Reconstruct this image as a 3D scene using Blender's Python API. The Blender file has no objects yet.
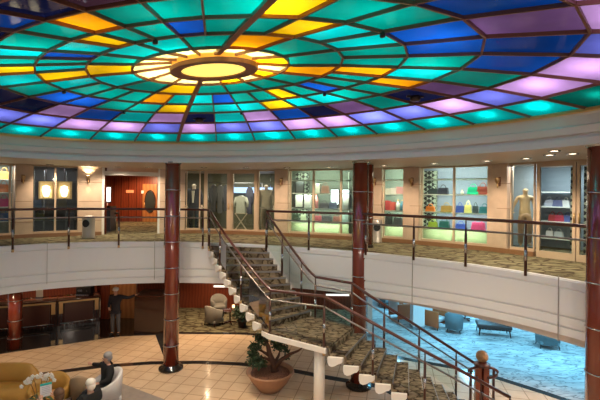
import bpy, bmesh, math, random
from mathutils import Vector, Matrix
random.seed(7)
S = bpy.context.scene
COL = S.collection
F, EYE, H0, RL = 410.0, 1.6, 194.0, 0.0104
CR, SR = math.cos(RL), math.sin(RL)
ZL = -3.7          # lower floor level
ZC = 2.52          # upper ceiling level

# ------------------------------------------------------------------ camera geometry
def uv(px, py):
    dx, dy = px - 300.0, py - H0
    return CR*dx + SR*dy, -SR*dx + CR*dy
def at(px, py, Y):
    u, v = uv(px, py); return Vector((u*Y/F, Y, EYE - v*Y/F))
def on(px, py, z):
    u, v = uv(px, py); Y = F*(EYE - z)/v; return Vector((u*Y/F, Y, z))

# ------------------------------------------------------------------ materials
MATS = {}
def mat(name, color, rough=.5, metal=0.0, emit=None, estr=0.0, var=0.0, vscale=8.0, coat=0.0, spec=.5, bump=0.0):
    if name in MATS: return MATS[name]
    m = bpy.data.materials.new(name); m.use_nodes = True
    nt = m.node_tree; b = nt.nodes['Principled BSDF']
    c = (*color, 1)
    b.inputs['Base Color'].default_value = c
    b.inputs['Roughness'].default_value = rough
    b.inputs['Metallic'].default_value = metal
    b.inputs['Specular IOR Level'].default_value = spec
    b.inputs['Coat Weight'].default_value = coat
    b.inputs['Coat Roughness'].default_value = .08
    if emit:
        b.inputs['Emission Color'].default_value = (*emit, 1); b.inputs['Emission Strength'].default_value = estr
    if var > 0 or bump > 0:
        tc = nt.nodes.new('ShaderNodeTexCoord'); nz = nt.nodes.new('ShaderNodeTexNoise')
        nz.inputs['Scale'].default_value = vscale; nz.inputs['Detail'].default_value = 4
        nt.links.new(tc.outputs['Object'], nz.inputs['Vector'])
        if var > 0:
            r = nt.nodes.new('ShaderNodeValToRGB')
            r.color_ramp.elements[0].position = .3; r.color_ramp.elements[1].position = .7
            r.color_ramp.elements[0].color = (*[x*(1-var) for x in color], 1)
            r.color_ramp.elements[1].color = (*[min(1, x*(1+var)) for x in color], 1)
            nt.links.new(nz.outputs['Fac'], r.inputs['Fac']); nt.links.new(r.outputs['Color'], b.inputs['Base Color'])
        if bump > 0:
            bp = nt.nodes.new('ShaderNodeBump'); bp.inputs['Strength'].default_value = bump
            nt.links.new(nz.outputs['Fac'], bp.inputs['Height']); nt.links.new(bp.outputs['Normal'], b.inputs['Normal'])
    MATS[name] = m; return m

def glass_mat(name, tint=(.93, .97, .95), gloss=.9, ior=1.45):
    if name in MATS: return MATS[name]
    m = bpy.data.materials.new(name); m.use_nodes = True; nt = m.node_tree; nt.nodes.clear()
    o = nt.nodes.new('ShaderNodeOutputMaterial'); mx = nt.nodes.new('ShaderNodeMixShader')
    t = nt.nodes.new('ShaderNodeBsdfTransparent'); g = nt.nodes.new('ShaderNodeBsdfGlossy'); fr = nt.nodes.new('ShaderNodeFresnel')
    t.inputs['Color'].default_value = (*tint, 1); g.inputs['Roughness'].default_value = .03
    g.inputs['Color'].default_value = (gloss, gloss, gloss, 1); fr.inputs['IOR'].default_value = ior
    nt.links.new(fr.outputs[0], mx.inputs[0]); nt.links.new(t.outputs[0], mx.inputs[1]); nt.links.new(g.outputs[0], mx.inputs[2])
    nt.links.new(mx.outputs[0], o.inputs[0]); MATS[name] = m; return m

def carpet_mat(name, ca, cb, line, scale, lw=.05, rough=.95):
    m = bpy.data.materials.new(name); m.use_nodes = True; nt = m.node_tree; b = nt.nodes['Principled BSDF']
    L = nt.links.new
    tc = nt.nodes.new('ShaderNodeTexCoord'); mp = nt.nodes.new('ShaderNodeMapping'); mp.inputs['Scale'].default_value = (scale, scale*1.7, scale)
    mp.inputs['Rotation'].default_value = (0, 0, .6)
    nz = nt.nodes.new('ShaderNodeTexNoise'); nz.inputs['Scale'].default_value = 1.3; nz.inputs['Detail'].default_value = 2
    ad = nt.nodes.new('ShaderNodeMixRGB'); ad.blend_type = 'ADD'; ad.inputs[0].default_value = .9
    vo = nt.nodes.new('ShaderNodeTexVoronoi'); vo.feature = 'DISTANCE_TO_EDGE'; vo.inputs['Scale'].default_value = 1.0
    r = nt.nodes.new('ShaderNodeValToRGB'); r.color_ramp.elements[0].position = lw*.5; r.color_ramp.elements[1].position = lw*1.8
    r.color_ramp.elements[0].color = (0, 0, 0, 1); r.color_ramp.elements[1].color = (1, 1, 1, 1)
    n2 = nt.nodes.new('ShaderNodeTexNoise'); n2.inputs['Scale'].default_value = 1.8; n2.inputs['Detail'].default_value = 5
    r2 = nt.nodes.new('ShaderNodeValToRGB'); r2.color_ramp.elements[0].position = .38; r2.color_ramp.elements[1].position = .62
    r2.color_ramp.elements[0].color = (*ca, 1); r2.color_ramp.elements[1].color = (*cb, 1)
    mx = nt.nodes.new('ShaderNodeMixRGB'); mx.inputs[1].default_value = (*line, 1)
    L(tc.outputs['Object'], mp.inputs[0]); L(mp.outputs[0], nz.inputs['Vector']); L(mp.outputs[0], ad.inputs[1]); L(nz.outputs['Color'], ad.inputs[2])
    L(ad.outputs[0], vo.inputs['Vector']); L(vo.outputs['Distance'], r.inputs[0]); L(mp.outputs[0], n2.inputs['Vector']); L(n2.outputs['Fac'], r2.inputs[0])
    L(r.outputs[0], mx.inputs[0]); L(r2.outputs[0], mx.inputs[2]); L(mx.outputs[0], b.inputs['Base Color'])
    b.inputs['Roughness'].default_value = rough; b.inputs['Specular IOR Level'].default_value = .15
    MATS[name] = m; return m

def tile_mat(name, ca, cb, mortar, size, rough, rot=0.0):
    m = bpy.data.materials.new(name); m.use_nodes = True; nt = m.node_tree; b = nt.nodes['Principled BSDF']; L = nt.links.new
    tc = nt.nodes.new('ShaderNodeTexCoord'); mp = nt.nodes.new('ShaderNodeMapping'); mp.inputs['Rotation'].default_value = (0, 0, rot)
    br = nt.nodes.new('ShaderNodeTexBrick'); br.offset = 0; br.inputs['Scale'].default_value = 1.0
    br.inputs['Brick Width'].default_value = size; br.inputs['Row Height'].default_value = size
    br.inputs['Mortar Size'].default_value = .011; br.inputs['Color1'].default_value = (*ca, 1); br.inputs['Color2'].default_value = (*cb, 1)
    br.inputs['Mortar'].default_value = (*mortar, 1)
    nz = nt.nodes.new('ShaderNodeTexNoise'); nz.inputs['Scale'].default_value = 2.5; nz.inputs['Detail'].default_value = 6; nz.inputs['Distortion'].default_value = 1.2
    r = nt.nodes.new('ShaderNodeValToRGB'); r.color_ramp.elements[0].color = (.8, .76, .72, 1); r.color_ramp.elements[1].color = (1.05, 1.03, 1, 1)
    mu = nt.nodes.new('ShaderNodeMixRGB'); mu.blend_type = 'MULTIPLY'; mu.inputs[0].default_value = 1
    L(tc.outputs['Object'], mp.inputs[0]); L(mp.outputs[0], br.inputs['Vector']); L(mp.outputs[0], nz.inputs['Vector'])
    L(nz.outputs['Fac'], r.inputs[0]); L(br.outputs['Color'], mu.inputs[1]); L(r.outputs[0], mu.inputs[2]); L(mu.outputs[0], b.inputs['Base Color'])
    b.inputs['Roughness'].default_value = rough; MATS[name] = m; return m

def wood_mat(name, ca, cb, scale=3.0, rough=.35, coat=.3, axis='X'):
    m = bpy.data.materials.new(name); m.use_nodes = True; nt = m.node_tree; b = nt.nodes['Principled BSDF']; L = nt.links.new
    tc = nt.nodes.new('ShaderNodeTexCoord'); w = nt.nodes.new('ShaderNodeTexWave'); w.bands_direction = axis
    w.inputs['Scale'].default_value = scale; w.inputs['Distortion'].default_value = 5; w.inputs['Detail'].default_value = 3; w.inputs['Detail Scale'].default_value = .6
    r = nt.nodes.new('ShaderNodeValToRGB'); r.color_ramp.elements[0].color = (*ca, 1); r.color_ramp.elements[1].color = (*cb, 1)
    L(tc.outputs['Object'], w.inputs['Vector']); L(w.outputs['Fac'], r.inputs[0]); L(r.outputs[0], b.inputs['Base Color'])
    b.inputs['Roughness'].default_value = rough; b.inputs['Coat Weight'].default_value = coat; b.inputs['Coat Roughness'].default_value = .1
    MATS[name] = m; return m

def lattice_mat(name, ca, cb, scale):
    m = bpy.data.materials.new(name); m.use_nodes = True; nt = m.node_tree; b = nt.nodes['Principled BSDF']; L = nt.links.new
    tc = nt.nodes.new('ShaderNodeTexCoord'); mp = nt.nodes.new('ShaderNodeMapping'); mp.inputs['Rotation'].default_value = (0, math.pi/4, 0)
    v = nt.nodes.new('ShaderNodeTexChecker'); v.inputs['Scale'].default_value = scale
    v.inputs['Color1'].default_value = (*ca, 1); v.inputs['Color2'].default_value = (*cb, 1)
    L(tc.outputs['Object'], mp.inputs[0]); L(mp.outputs[0], v.inputs['Vector']); L(v.outputs['Color'], b.inputs['Base Color'])
    MATS[name] = m; return m

WOODRED = wood_mat('red_wood', (.13, .022, .008), (.20, .04, .014), 2.2)
WOODDK = wood_mat('dark_wood', (.035, .010, .006), (.06, .016, .009), 2.5, .25)
WOODOR = wood_mat('amber_wood', (.30, .12, .035), (.40, .17, .055), 1.6)
MAHOG = wood_mat('mahogany_gloss', (.15, .024, .012), (.19, .034, .016), 1.5, .2, .7)
RAILW = mat('rail_wood', (.070, .014, .008), .3, coat=.5)
FRAMEW = mat('maple_frame', (.55, .41, .28), .4)
PANELM = mat('marble_pilaster', (.57, .43, .31), .35, var=.10, vscale=3)
CREAM = mat('cream_paint', (.62, .56, .52), .5)
FASC = mat('fascia_paint', (.76, .76, .77), .4)
GROOVE = mat('fascia_groove', (.35, .33, .31), .5)
GOLD = mat('gold_trim', (.75, .48, .20), .3, .8)
BRASS = mat('brass', (.65, .45, .22), .3, .9)
BRONZE = mat('bronze_bar', (.23, .10, .06), .45, .3)
STEEL = mat('steel', (.48, .48, .50), .25, 1.0)
DKMET = mat('dark_metal', (.06, .04, .035), .35, .6)
POSTB = mat('post_bronze', (.07, .03, .022), .3, .4)
WHITE = mat('white_paint', (.80, .77, .73), .45)
BLACK = mat('black', (.012, .011, .011), .45)
BLKGL = mat('black_granite', (.012, .010, .009), .07, coat=.2, var=.3, vscale=20)
GLASS = glass_mat('clear_glass')
RAILG = glass_mat('rail_glass', (.90, .96, .93), .6, 1.4)
CARPU = carpet_mat('brown_carpet', (.125, .105, .058), (.235, .205, .12), (.055, .035, .02), 2.1, .06)
def flow_carpet(name, ca, cb, line, scale):
    m = carpet_mat(name, ca, cb, line, scale); nt = m.node_tree; L = nt.links.new
    mp = [n for n in nt.nodes if n.type == 'MAPPING'][0]; vo = [n for n in nt.nodes if n.type == 'TEX_VORONOI'][0]; r = vo.outputs['Distance'].links[0].to_node
    mp.inputs['Scale'].default_value = (scale*.8, scale*2.2, scale); mp.inputs['Rotation'].default_value = (0, 0, .35)
    n3 = nt.nodes.new('ShaderNodeTexNoise'); n3.inputs['Scale'].default_value = 1.0; n3.inputs['Detail'].default_value = 3.5; n3.inputs['Roughness'].default_value = .6; n3.inputs['Distortion'].default_value = .8
    w = nt.nodes.new('ShaderNodeMath'); w.operation = 'MULTIPLY'; w.inputs[1].default_value = 7.0
    f = nt.nodes.new('ShaderNodeMath'); f.operation = 'PINGPONG'; f.inputs[1].default_value = .5
    L(mp.outputs[0], n3.inputs['Vector']); L(n3.outputs['Fac'], w.inputs[0]); L(w.outputs[0], f.inputs[0]); L(f.outputs[0], r.inputs[0])
    r.color_ramp.elements[0].position = .02; r.color_ramp.elements[1].position = .16; r.color_ramp.elements[0].color = (.25, .25, .25, 1)
    return m
CARPL = flow_carpet('lounge_carpet', (.42, .43, .42), (.60, .60, .58), (.10, .11, .12), 1.1)  # paler than the brown carpet: the lounge's lit look put into the colour
STAIRC = carpet_mat('stair_carpet', (.13, .10, .065), (.27, .205, .135), (.05, .032, .02), 3.2, .06)
MARBLE = tile_mat('marble_tiles', (.72, .54, .38), (.67, .50, .35), (.38, .26, .17), .46, .13, .22)
SHELFM = mat('shelf_white', (.86, .88, .80), .4)
BACKG = mat('display_back', (.36, .42, .38), .6)
LATT = lattice_mat('lattice', (.02, .02, .02), (.45, .50, .42), 9)
SKIN = mat('skin', (.55, .30, .21), .5)

# ------------------------------------------------------------------ objects
def tag(o, label=None, cat=None, group=None, kind=None):
    if label: o['label'] = label
    if cat: o['category'] = cat
    if group: o['group'] = group
    if kind: o['kind'] = kind
    return o
def thing(name, loc, label, cat, group=None, rz=0.0, kind=None):
    o = bpy.data.objects.new(name, None); COL.objects.link(o); o.location = loc; o.rotation_euler = (0, 0, rz)
    o.empty_display_size = .1
    return tag(o, label, cat, group, kind)
def root_of(o):
    while o.parent: o = o.parent
    return o

class MB:
    def __init__(s): s.v, s.f, s.mi, s.sm = [], [], [], []
    def add(s, vs, fs, mi=0, sm=False):
        n = len(s.v); s.v += [Vector(p) for p in vs]
        for f in fs: s.f.append([i+n for i in f]); s.mi.append(mi); s.sm.append(sm)
        return s
    def box(s, c, d, rz=0, mi=0):
        c = Vector(c); R = Matrix.Rotation(rz, 3, 'Z'); x, y, z = [q/2 for q in d]
        vs = [c + R @ Vector((a*x, b*y, e*z)) for a in (-1, 1) for b in (-1, 1) for e in (-1, 1)]
        return s.add(vs, [(0, 1, 3, 2), (4, 6, 7, 5), (0, 4, 5, 1), (2, 3, 7, 6), (0, 2, 6, 4), (1, 5, 7, 3)], mi)
    def hexa(s, b, t, mi=0):
        n = len(b)
        return s.add(list(b)+list(t), [tuple(range(n))[::-1], tuple(range(n, 2*n))] + [(i, (i+1) % n, n+(i+1) % n, n+i) for i in range(n)], mi)
    def prism(s, poly, z0, z1, mi=0):
        return s.hexa([Vector((p[0], p[1], z0)) for p in poly], [Vector((p[0], p[1], z1)) for p in poly], mi)
    def rbox(s, c, d, r=.02, rz=0, mi=0, seg=2):
        bm = bmesh.new(); bmesh.ops.create_cube(bm, size=1)
        for v in bm.verts: v.co = Vector((v.co.x*d[0], v.co.y*d[1], v.co.z*d[2]))
        bmesh.ops.bevel(bm, geom=bm.edges[:], offset=min(r, min(d)*.45), segments=seg, affect='EDGES', profile=.5)
        R = Matrix.Rotation(rz, 3, 'Z'); bm.verts.index_update()
        s.add([Vector(c) + R @ v.co for v in bm.verts], [[v.index for v in f.verts] for f in bm.faces], mi, True); bm.free(); return s
    def tube(s, pts, r, n=8, mi=0, sm=True, cap=True):
        pts = [Vector(p) for p in pts]; rs = r if isinstance(r, (list, tuple)) else [r]*len(pts)
        rings = []
        for i, p in enumerate(pts):
            t = (pts[min(i+1, len(pts)-1)] - pts[max(i-1, 0)])
            t = t.normalized() if t.length > 1e-9 else Vector((0, 0, 1))
            a = Vector((0, 0, 1)) if abs(t.z) < .9 else Vector((1, 0, 0))
            x = t.cross(a).normalized(); y = t.cross(x).normalized()
            rings.append([p + (x*math.cos(2*math.pi*k/n) + y*math.sin(2*math.pi*k/n))*rs[i] for k in range(n)])
        fs = [(i*n+k, i*n+(k+1) % n, (i+1)*n+(k+1) % n, (i+1)*n+k) for i in range(len(pts)-1) for k in range(n)]
        if cap: fs += [tuple(range(n)), tuple(range((len(pts)-1)*n, len(pts)*n))[::-1]]
        return s.add([q for g in rings for q in g], fs, mi, sm)
    def bar(s, pts, w, h, mi=0):            # rectangular section swept along pts, width sideways, height along z
        pts = [Vector(p) for p in pts]; vs = []
        for i, p in enumerate(pts):
            t = pts[min(i+1, len(pts)-1)] - pts[max(i-1, 0)]; t = t.normalized()
            a = Vector((0, 0, 1)) if abs(t.z) < .95 else Vector((0, 1, 0))
            x = t.cross(a).normalized(); y = x.cross(t).normalized()
            vs += [p - x*w/2 - y*h/2, p + x*w/2 - y*h/2, p + x*w/2 + y*h/2, p - x*w/2 + y*h/2]
        n = len(pts)
        fs = [(i*4+k, i*4+(k+1) % 4, (i+1)*4+(k+1) % 4, (i+1)*4+k) for i in range(n-1) for k in range(4)] + [(3, 2, 1, 0), (4*n-4, 4*n-3, 4*n-2, 4*n-1)]
        return s.add(vs, fs, mi)
    def lathe(s, prof, c, n=20, mi=0, sm=True, sx=1, sy=1):
        c = Vector(c)
        vs = [c + Vector((r*math.cos(2*math.pi*k/n)*sx, r*math.sin(2*math.pi*k/n)*sy, z)) for r, z in prof for k in range(n)]
        m = len(prof)
        fs = [(i*n+k, i*n+(k+1) % n, (i+1)*n+(k+1) % n, (i+1)*n+k) for i in range(m-1) for k in range(n)]
        fs += [tuple(range(n))[::-1], tuple(range((m-1)*n, m*n))]
        return s.add(vs, fs, mi, sm)
    def ball(s, c, r, n=10, mi=0, sc=(1, 1, 1)):
        c = Vector(c); prof = [(max(1e-4, math.sin(math.pi*i/n)), -math.cos(math.pi*i/n)) for i in range(n+1)]
        k = 2*n; vs = [c + Vector((a*math.cos(2*math.pi*j/k)*r*sc[0], a*math.sin(2*math.pi*j/k)*r*sc[1], b*r*sc[2])) for a, b in prof for j in range(k)]
        fs = [(i*k+j, i*k+(j+1) % k, (i+1)*k+(j+1) % k, (i+1)*k+j) for i in range(n) for j in range(k)]
        return s.add(vs, fs, mi, True)
    def build(s, name, mats, parent=None, local=False):
        me = bpy.data.meshes.new(name)
        off = Vector((0, 0, 0))
        if parent and not local: off = Vector(root_of(parent).location)
        if parent is None and not local and s.v:                      # own origin at the base centre
            xs = [v.x for v in s.v]; ys = [v.y for v in s.v]; zs = [v.z for v in s.v]
            off = Vector(((min(xs)+max(xs))/2, (min(ys)+max(ys))/2, min(zs)))
        me.from_pydata([tuple(v-off) for v in s.v], [], s.f)
        for m in (mats if isinstance(mats, (list, tuple)) else [mats]): me.materials.append(m)
        for p, mi, sm in zip(me.polygons, s.mi, s.sm): p.material_index = mi; p.use_smooth = sm
        bm = bmesh.new(); bm.from_mesh(me); bmesh.ops.recalc_face_normals(bm, faces=bm.faces); bm.to_mesh(me); bm.free()
        o = bpy.data.objects.new(name, me); COL.objects.link(o)
        if parent: o.parent = parent
        elif not local: o.location = off
        return o
def struct(name, mb, mats):
    o = mb.build(name, mats); o['kind'] = 'structure'; return o
def part_struct(name, mb, mats, parent):
    o = mb.build(name, mats, parent); o['kind'] = 'structure'; return o
def copy_tree(o, parent=None):
    c = o.copy(); COL.objects.link(c)
    if parent: c.parent = parent
    for ch in list(o.children): copy_tree(ch, c)
    return c

def area(name, loc, size, power, color, aim=None, size_y=None, spread=None):
    l = bpy.data.lights.new(name, 'AREA'); l.energy = power; l.color = color; l.size = size
    if size_y: l.shape = 'RECTANGLE'; l.size_y = size_y
    if spread: l.spread = spread
    o = bpy.data.objects.new(name, l); COL.objects.link(o); o.location = loc
    if aim is not None: o.rotation_euler = (Vector(aim)-Vector(loc)).to_track_quat('-Z', 'Y').to_euler()
    return o
def spot(name, loc, aim, power, color, ang=1.7, blend=.6, r=.05):
    l = bpy.data.lights.new(name, 'SPOT'); l.energy = power; l.color = color; l.spot_size = ang; l.spot_blend = blend; l.shadow_soft_size = r
    o = bpy.data.objects.new(name, l); COL.objects.link(o); o.location = loc
    o.rotation_euler = (Vector(aim)-Vector(loc)).to_track_quat('-Z', 'Y').to_euler(); return o

# ------------------------------------------------------------------ oval plan of the atrium
CX, CZ, M1, M2 = -0.74278, 3.27218, 0.79767, 0.37921
RR = [.48602, .78074, 1.09805, 1.42247, 1.77143, 2.10859, 2.41543]
HH = [1.0, .98411, .95191, .92158, .86480, .78940, .70668]
UB = 2.3055            # balcony scale
UD = 2.13              # dome scale
def oval(th, r=2.41543, U=UB):
    t = math.radians(th); a, b = r*math.cos(t), r*math.sin(t)
    return Vector(((CX + (a - M2*b)/M1)*U, (CZ + b)*U, 0))
def oval_off(th, d, r=2.41543, U=UB):
    p = oval(th, r, U); q = oval(th+.5, r, U) - oval(th-.5, r, U)
    n = Vector((q.y, -q.x, 0)).normalized(); return p + n*d
def on_oval(px, d=0.0, U=UB, y=215):
    """point of the far side of the oval seen in the direction of a picture column"""
    best = None; u, _ = uv(px, y)
    prev = None
    for k in range(-80, 361):
        th = k*.5
        p = oval_off(th, d, U=U)
        if p.y < 1: prev = None; continue
        s = p.x/p.y*F - u
        if prev is not None and prev[0]*s <= 0:
            t = prev[0]/(prev[0]-s); q = prev[1].lerp(p, t)
            if best is None or q.y > best[0].y: best = (q, th)
        prev = (s, p)
    return best[0]
def ring_mesh(prof, t0=-50, t1=215, step=2.5, r=2.41543, U=UB, sag=None):
    """sweep a closed profile of (outward offset, z) along the oval"""
    mb = MB(); n = len(prof); ts = []; t = t0
    while t < t1: ts.append(t); t += step
    ts.append(t1)
    vs = []
    for t in ts:
        for d, z in prof:
            p = oval_off(t, d, r, U); vs.append(Vector((p.x, p.y, z*sag(t) if (sag and z < -.2) else z)))
    fs = [(i*n+k, i*n+(k+1) % n, (i+1)*n+(k+1) % n, (i+1)*n+k) for i in range(len(ts)-1) for k in range(n)]
    fs += [tuple(range(n)), tuple(range((len(ts)-1)*n, len(ts)*n))[::-1]]
    return mb.add(vs, fs)

# ------------------------------------------------------------------ structure: floors, ceilings, fascias
struct('floor_upper', ring_mesh([(.02, -.9), (.02, 0), (11, 0), (11, -.9)]), CARPU)
mb = MB(); mb.box((-.4, -1.3, -.15), (7, 4.0, .3)); struct('floor_near', mb, CARPU)
prof = [(.02, .035), (-.06, .035), (-.08, .0), (-.08, -.12), (-.05, -.13), (-.05, -.15), (-.07, -.16), (-.07, -.75), (-.03, -.76), (-.03, -.785), (-.06, -.80), (-.06, -.99),
        (-.02, -1.0), (-.02, -1.02), (-.05, -1.035), (-.05, -1.2), (.05, -1.22), (.05, -.91), (.02, -.9)]
SAG = lambda t: (1.08 + .25*min(1, max(-.3, (t-15)/95)))/1.2
struct('trim_1', ring_mesh(prof, sag=SAG), FASC)
mb = MB()
for th in (4, 31, 58, 92, 121, 147):
    p = oval_off(th, -.083); q = oval(th+1)-oval(th-1); mb.box((p.x, p.y, -.55), (.012, .02, 1.25), math.atan2(q.y, q.x))
struct('trim_2', mb, GROOVE)
struct('ceiling_lower', ring_mesh([(.05, -1.2), (.05, -1.05), (10.9, -1.05), (10.9, -1.2)]), CREAM)
struct('ceiling_upper', ring_mesh([(.02, ZC), (.02, ZC+.12), (12.6, ZC+.12), (12.6, ZC)], U=UD), CREAM)
rimz = EYE + HH[6]*UD
prof = [(.0, ZC-.03), (.0, ZC+.10), (.05, ZC+.13), (.05, ZC+.16), (.0, ZC+.18), (-.03, ZC+.30), (-.0, ZC+.33), (-.02, rimz-.10), (-.05, rimz-.06), (.25, rimz+.1), (.25, ZC-.03)]
struct('trim_3', ring_mesh(prof, U=UD), CREAM)
struct('trim_4', ring_mesh([(-.05, rimz-.07), (-.09, rimz-.05), (-.09, rimz-.005), (-.02, rimz+.02)], U=UD), GOLD)

# lower floor
mb = MB(); mb.box((3, 14, ZL-.12), (44, 34, .2)); struct('floor', mb, CARPL)
edge_px = [(-60, 363), (0, 353), (60, 344), (120, 335.5), (155, 334), (180, 333), (240, 333.5), (265, 335), (310, 340), (360, 349), (406, 359), (450, 367), (496, 377.5), (545, 393), (600, 412)]
edge = [on(x, y, ZL) for x, y in edge_px]
mb = MB(); mb.prism([(p.x, p.y) for p in edge] + [(12, 2.2), (-13, 2.2)], ZL-.02, ZL); struct('floor_marble', mb, MARBLE)
def strip(pts, w, z, mbx=None):
    mb = mbx or MB(); pts = [Vector((p.x, p.y, 0)) for p in pts]; vs = []
    for i, p in enumerate(pts):
        t = (pts[min(i+1, len(pts)-1)] - pts[max(i-1, 0)]).normalized(); n = Vector((-t.y, t.x, 0))
        vs += [p - n*w/2 + Vector((0, 0, z-.01)), p + n*w/2 + Vector((0, 0, z-.01)), p + n*w/2 + Vector((0, 0, z)), p - n*w/2 + Vector((0, 0, z))]
    n = len(pts)
    return mb.add(vs, [(i*4+k, i*4+(k+1) % 4, i*4+4+(k+1) % 4, i*4+4+k) for i in range(n-1) for k in range(4)] + [(3, 2, 1, 0), (4*n-4, 4*n-3, 4*n-2, 4*n-1)])
BANDM = mat('black_marble', (.02, .018, .018), .12)
struct('trim_5', strip(edge, .22, ZL+.004), BANDM)
b2 = [(30, 376), (65, 371), (100, 366.5), (150, 363), (200, 362.3), (240, 364), (280, 368), (325, 377), (380, 386.5), (400, 397), (450, 412)]
struct('trim_6', strip([on(x, y, ZL) for x, y in b2], .24, ZL+.004), BANDM)
mb = MB(); q = [on(x, y, ZL) for x, y in ((155, 334), (166, 363), (178, 363), (174, 333.5))]; mb.prism([(p.x, p.y) for p in q], ZL-.005, ZL+.006); struct('trim_7', mb, BANDM)
mb = MB(); q = [on(x, y, ZL) for x, y in ((-60, 362.5), (0, 352.5), (60, 343.5), (120, 335), (155, 333.5), (172, 333), (174, 318), (-60, 316))]
mb.prism([(p.x, p.y) for p in q], ZL-.02, ZL+.002); struct('floor_bar', mb, BLKGL)
mb = MB(); q = [on(x, y, ZL) for x, y in ((174, 333), (240, 333.5), (265, 335), (310, 340), (360, 349), (372, 322), (360, 303), (174, 303))]
mb.prism([(p.x, p.y) for p in q], ZL-.02, ZL+.002); struct('floor_carpet', mb, CARPU)

# ------------------------------------------------------------------ stained glass dome
BARS = [-.5, 8.8, 19, 28.5, 38.5, 47.3, 57, 66.8, 76.5, 86.6, 98, 110, 123.5, 136.5, 151, 166.5,
        181.2, 191.3, 200, 209, 221.5, 230.3, 239, 248.5, 257.7, 268.8, 278.8, 291, 304.5, 319.3, 333, 346.8]
INNER = list(range(1, 32, 2))
RH, HR = .225, 1.035
PAL = {'T': (.0, .27, .225), 'C': (.0, .48, .49), 'B': (.003, .065, .40), 'N': (.006, .009, .05), 'P': (.50, .28, .68), 'M': (.17, .08, .24), 'L': (.13, .15, .66),
       'Y': (1.0, .58, .005), 'O': (.95, .36, .004), 'G': (.0, .15, .12), 'W': (1.0, .82, .30), 'D': (.05, .02, .035)}
BAND1 = dict(zip(range(16), 'TTTTYTCYTCCTOTTO'))       # starts at bar 1
BAND2 = 'TTBTYTTBCTOTTTCYCTBCYTTBTTYCCTTO'
BAND3 = 'OTTCCYCCTYTTBBTCYTCTTOGTTYTTBBTC'
BAND4 = 'MNTMNBPCNPCBPNNMBTMNBNDTTBTBMBBT'
BAND5 = 'LPLLPPLLPLPPLLPLCBNBNNMTTBTPPLPP'
BAND6 = 'CCCCCCCCCCCCCCCCCCCTTTTTTTTTTTGG'
def dn(th, r, h): p = oval(th, r, UD); return Vector((p.x, p.y, EYE + h*UD))
dc = dn(0, 0, 1.0)
DOME = thing('stained_glass_dome', dc, 'huge oval stained glass dome of coloured panes over the atrium', 'dome')
radii = [RH] + RR; hts = [HR] + HH
me = bpy.data.meshes.new('glass_panes'); vs, fs, fc = [], [], []
def pane(b, i0, i1, code):
    t0, t1 = BARS[i0], BARS[i1]
    if t1 < t0: t1 += 360
    k = 2 if b < 2 else 1
    n0 = len(vs)
    ts = [t0 + (t1-t0)*j/k for j in range(k+1)]
    c = Vector(PAL[code]); kk = random.uniform(.72, 1.15); c = [min(1, x*kk) for x in c]
    for t in ts: vs.append(dn(t, radii[b], hts[b]) - dc)
    for t in ts: vs.append(dn(t, radii[b+1], hts[b+1]) - dc)
    for j in range(k): fs.append((n0+j, n0+j+1, n0+k+2+j, n0+k+1+j)); fc.append(c)
for j, i in enumerate(INNER):
    pane(0, i, (i+2) % 32, 'W' if 8 <= i <= 25 else 'Y' if i % 4 == 1 else 'W'); pane(1, i, (i+2) % 32, BAND1[j])
for i in range(32):
    for b, bd in ((2, BAND2), (3, BAND3), (4, BAND4), (5, BAND5), (6, BAND6)): pane(b, i, (i+1) % 32, bd[i])
me.from_pydata([tuple(v) for v in vs], [], fs)
at_ = me.color_attributes.new('pane', 'FLOAT_COLOR', 'CORNER')
for p, c in zip(me.polygons, fc):
    for li in p.loop_indices: at_.data[li].color = (*c, 1)
PANE = bpy.data.materials.new('stained_glass'); PANE.use_nodes = True; nt = PANE.node_tree; nt.nodes.clear(); L = nt.links.new
o_ = nt.nodes.new('ShaderNodeOutputMaterial'); ca = nt.nodes.new('ShaderNodeVertexColor'); ca.layer_name = 'pane'
tr = nt.nodes.new('ShaderNodeBsdfTranslucent'); gl = nt.nodes.new('ShaderNodeBsdfGlossy'); gl.inputs['Roughness'].default_value = .06
gl.inputs['Color'].default_value = (.42, .44, .50, 1)
fr = nt.nodes.new('ShaderNodeFresnel'); fr.inputs['IOR'].default_value = 1.11; mx = nt.nodes.new('ShaderNodeMixShader')
tc = nt.nodes.new('ShaderNodeTexCoord'); nz = nt.nodes.new('ShaderNodeTexNoise'); nz.inputs['Scale'].default_value = 3.5; nz.inputs['Detail'].default_value = 4
rp = nt.nodes.new('ShaderNodeValToRGB'); rp.color_ramp.elements[0].color = (.72, .72, .72, 1); rp.color_ramp.elements[1].color = (1.15, 1.15, 1.15, 1)
mu = nt.nodes.new('ShaderNodeMixRGB'); mu.blend_type = 'MULTIPLY'; mu.inputs[0].default_value = 1
bp = nt.nodes.new('ShaderNodeBump'); bp.inputs['Strength'].default_value = .05
L(tc.outputs['Object'], nz.inputs['Vector']); L(nz.outputs['Fac'], rp.inputs[0]); L(ca.outputs['Color'], mu.inputs[1]); L(rp.outputs[0], mu.inputs[2])
L(mu.outputs[0], tr.inputs['Color']); L(nz.outputs['Fac'], bp.inputs['Height']); L(bp.outputs[0], gl.inputs['Normal'])
L(fr.outputs[0], mx.inputs[0]); L(tr.outputs[0], mx.inputs[1]); L(gl.outputs[0], mx.inputs[2]); L(mx.outputs[0], o_.inputs[0])
me.materials.append(PANE)
po = bpy.data.objects.new('glass_panes', me); COL.objects.link(po); po.parent = DOME
for i in range(32):
    w = .085 if i in (9, 25) else .024
    lo = 0 if i in INNER else 2
    pts = [dn(BARS[i], r, h) - Vector((0, 0, .02)) for r, h in list(zip(radii, hts))[lo:]]
    MB().bar(pts, w, .05).build('rib', BRONZE, DOME)
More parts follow.
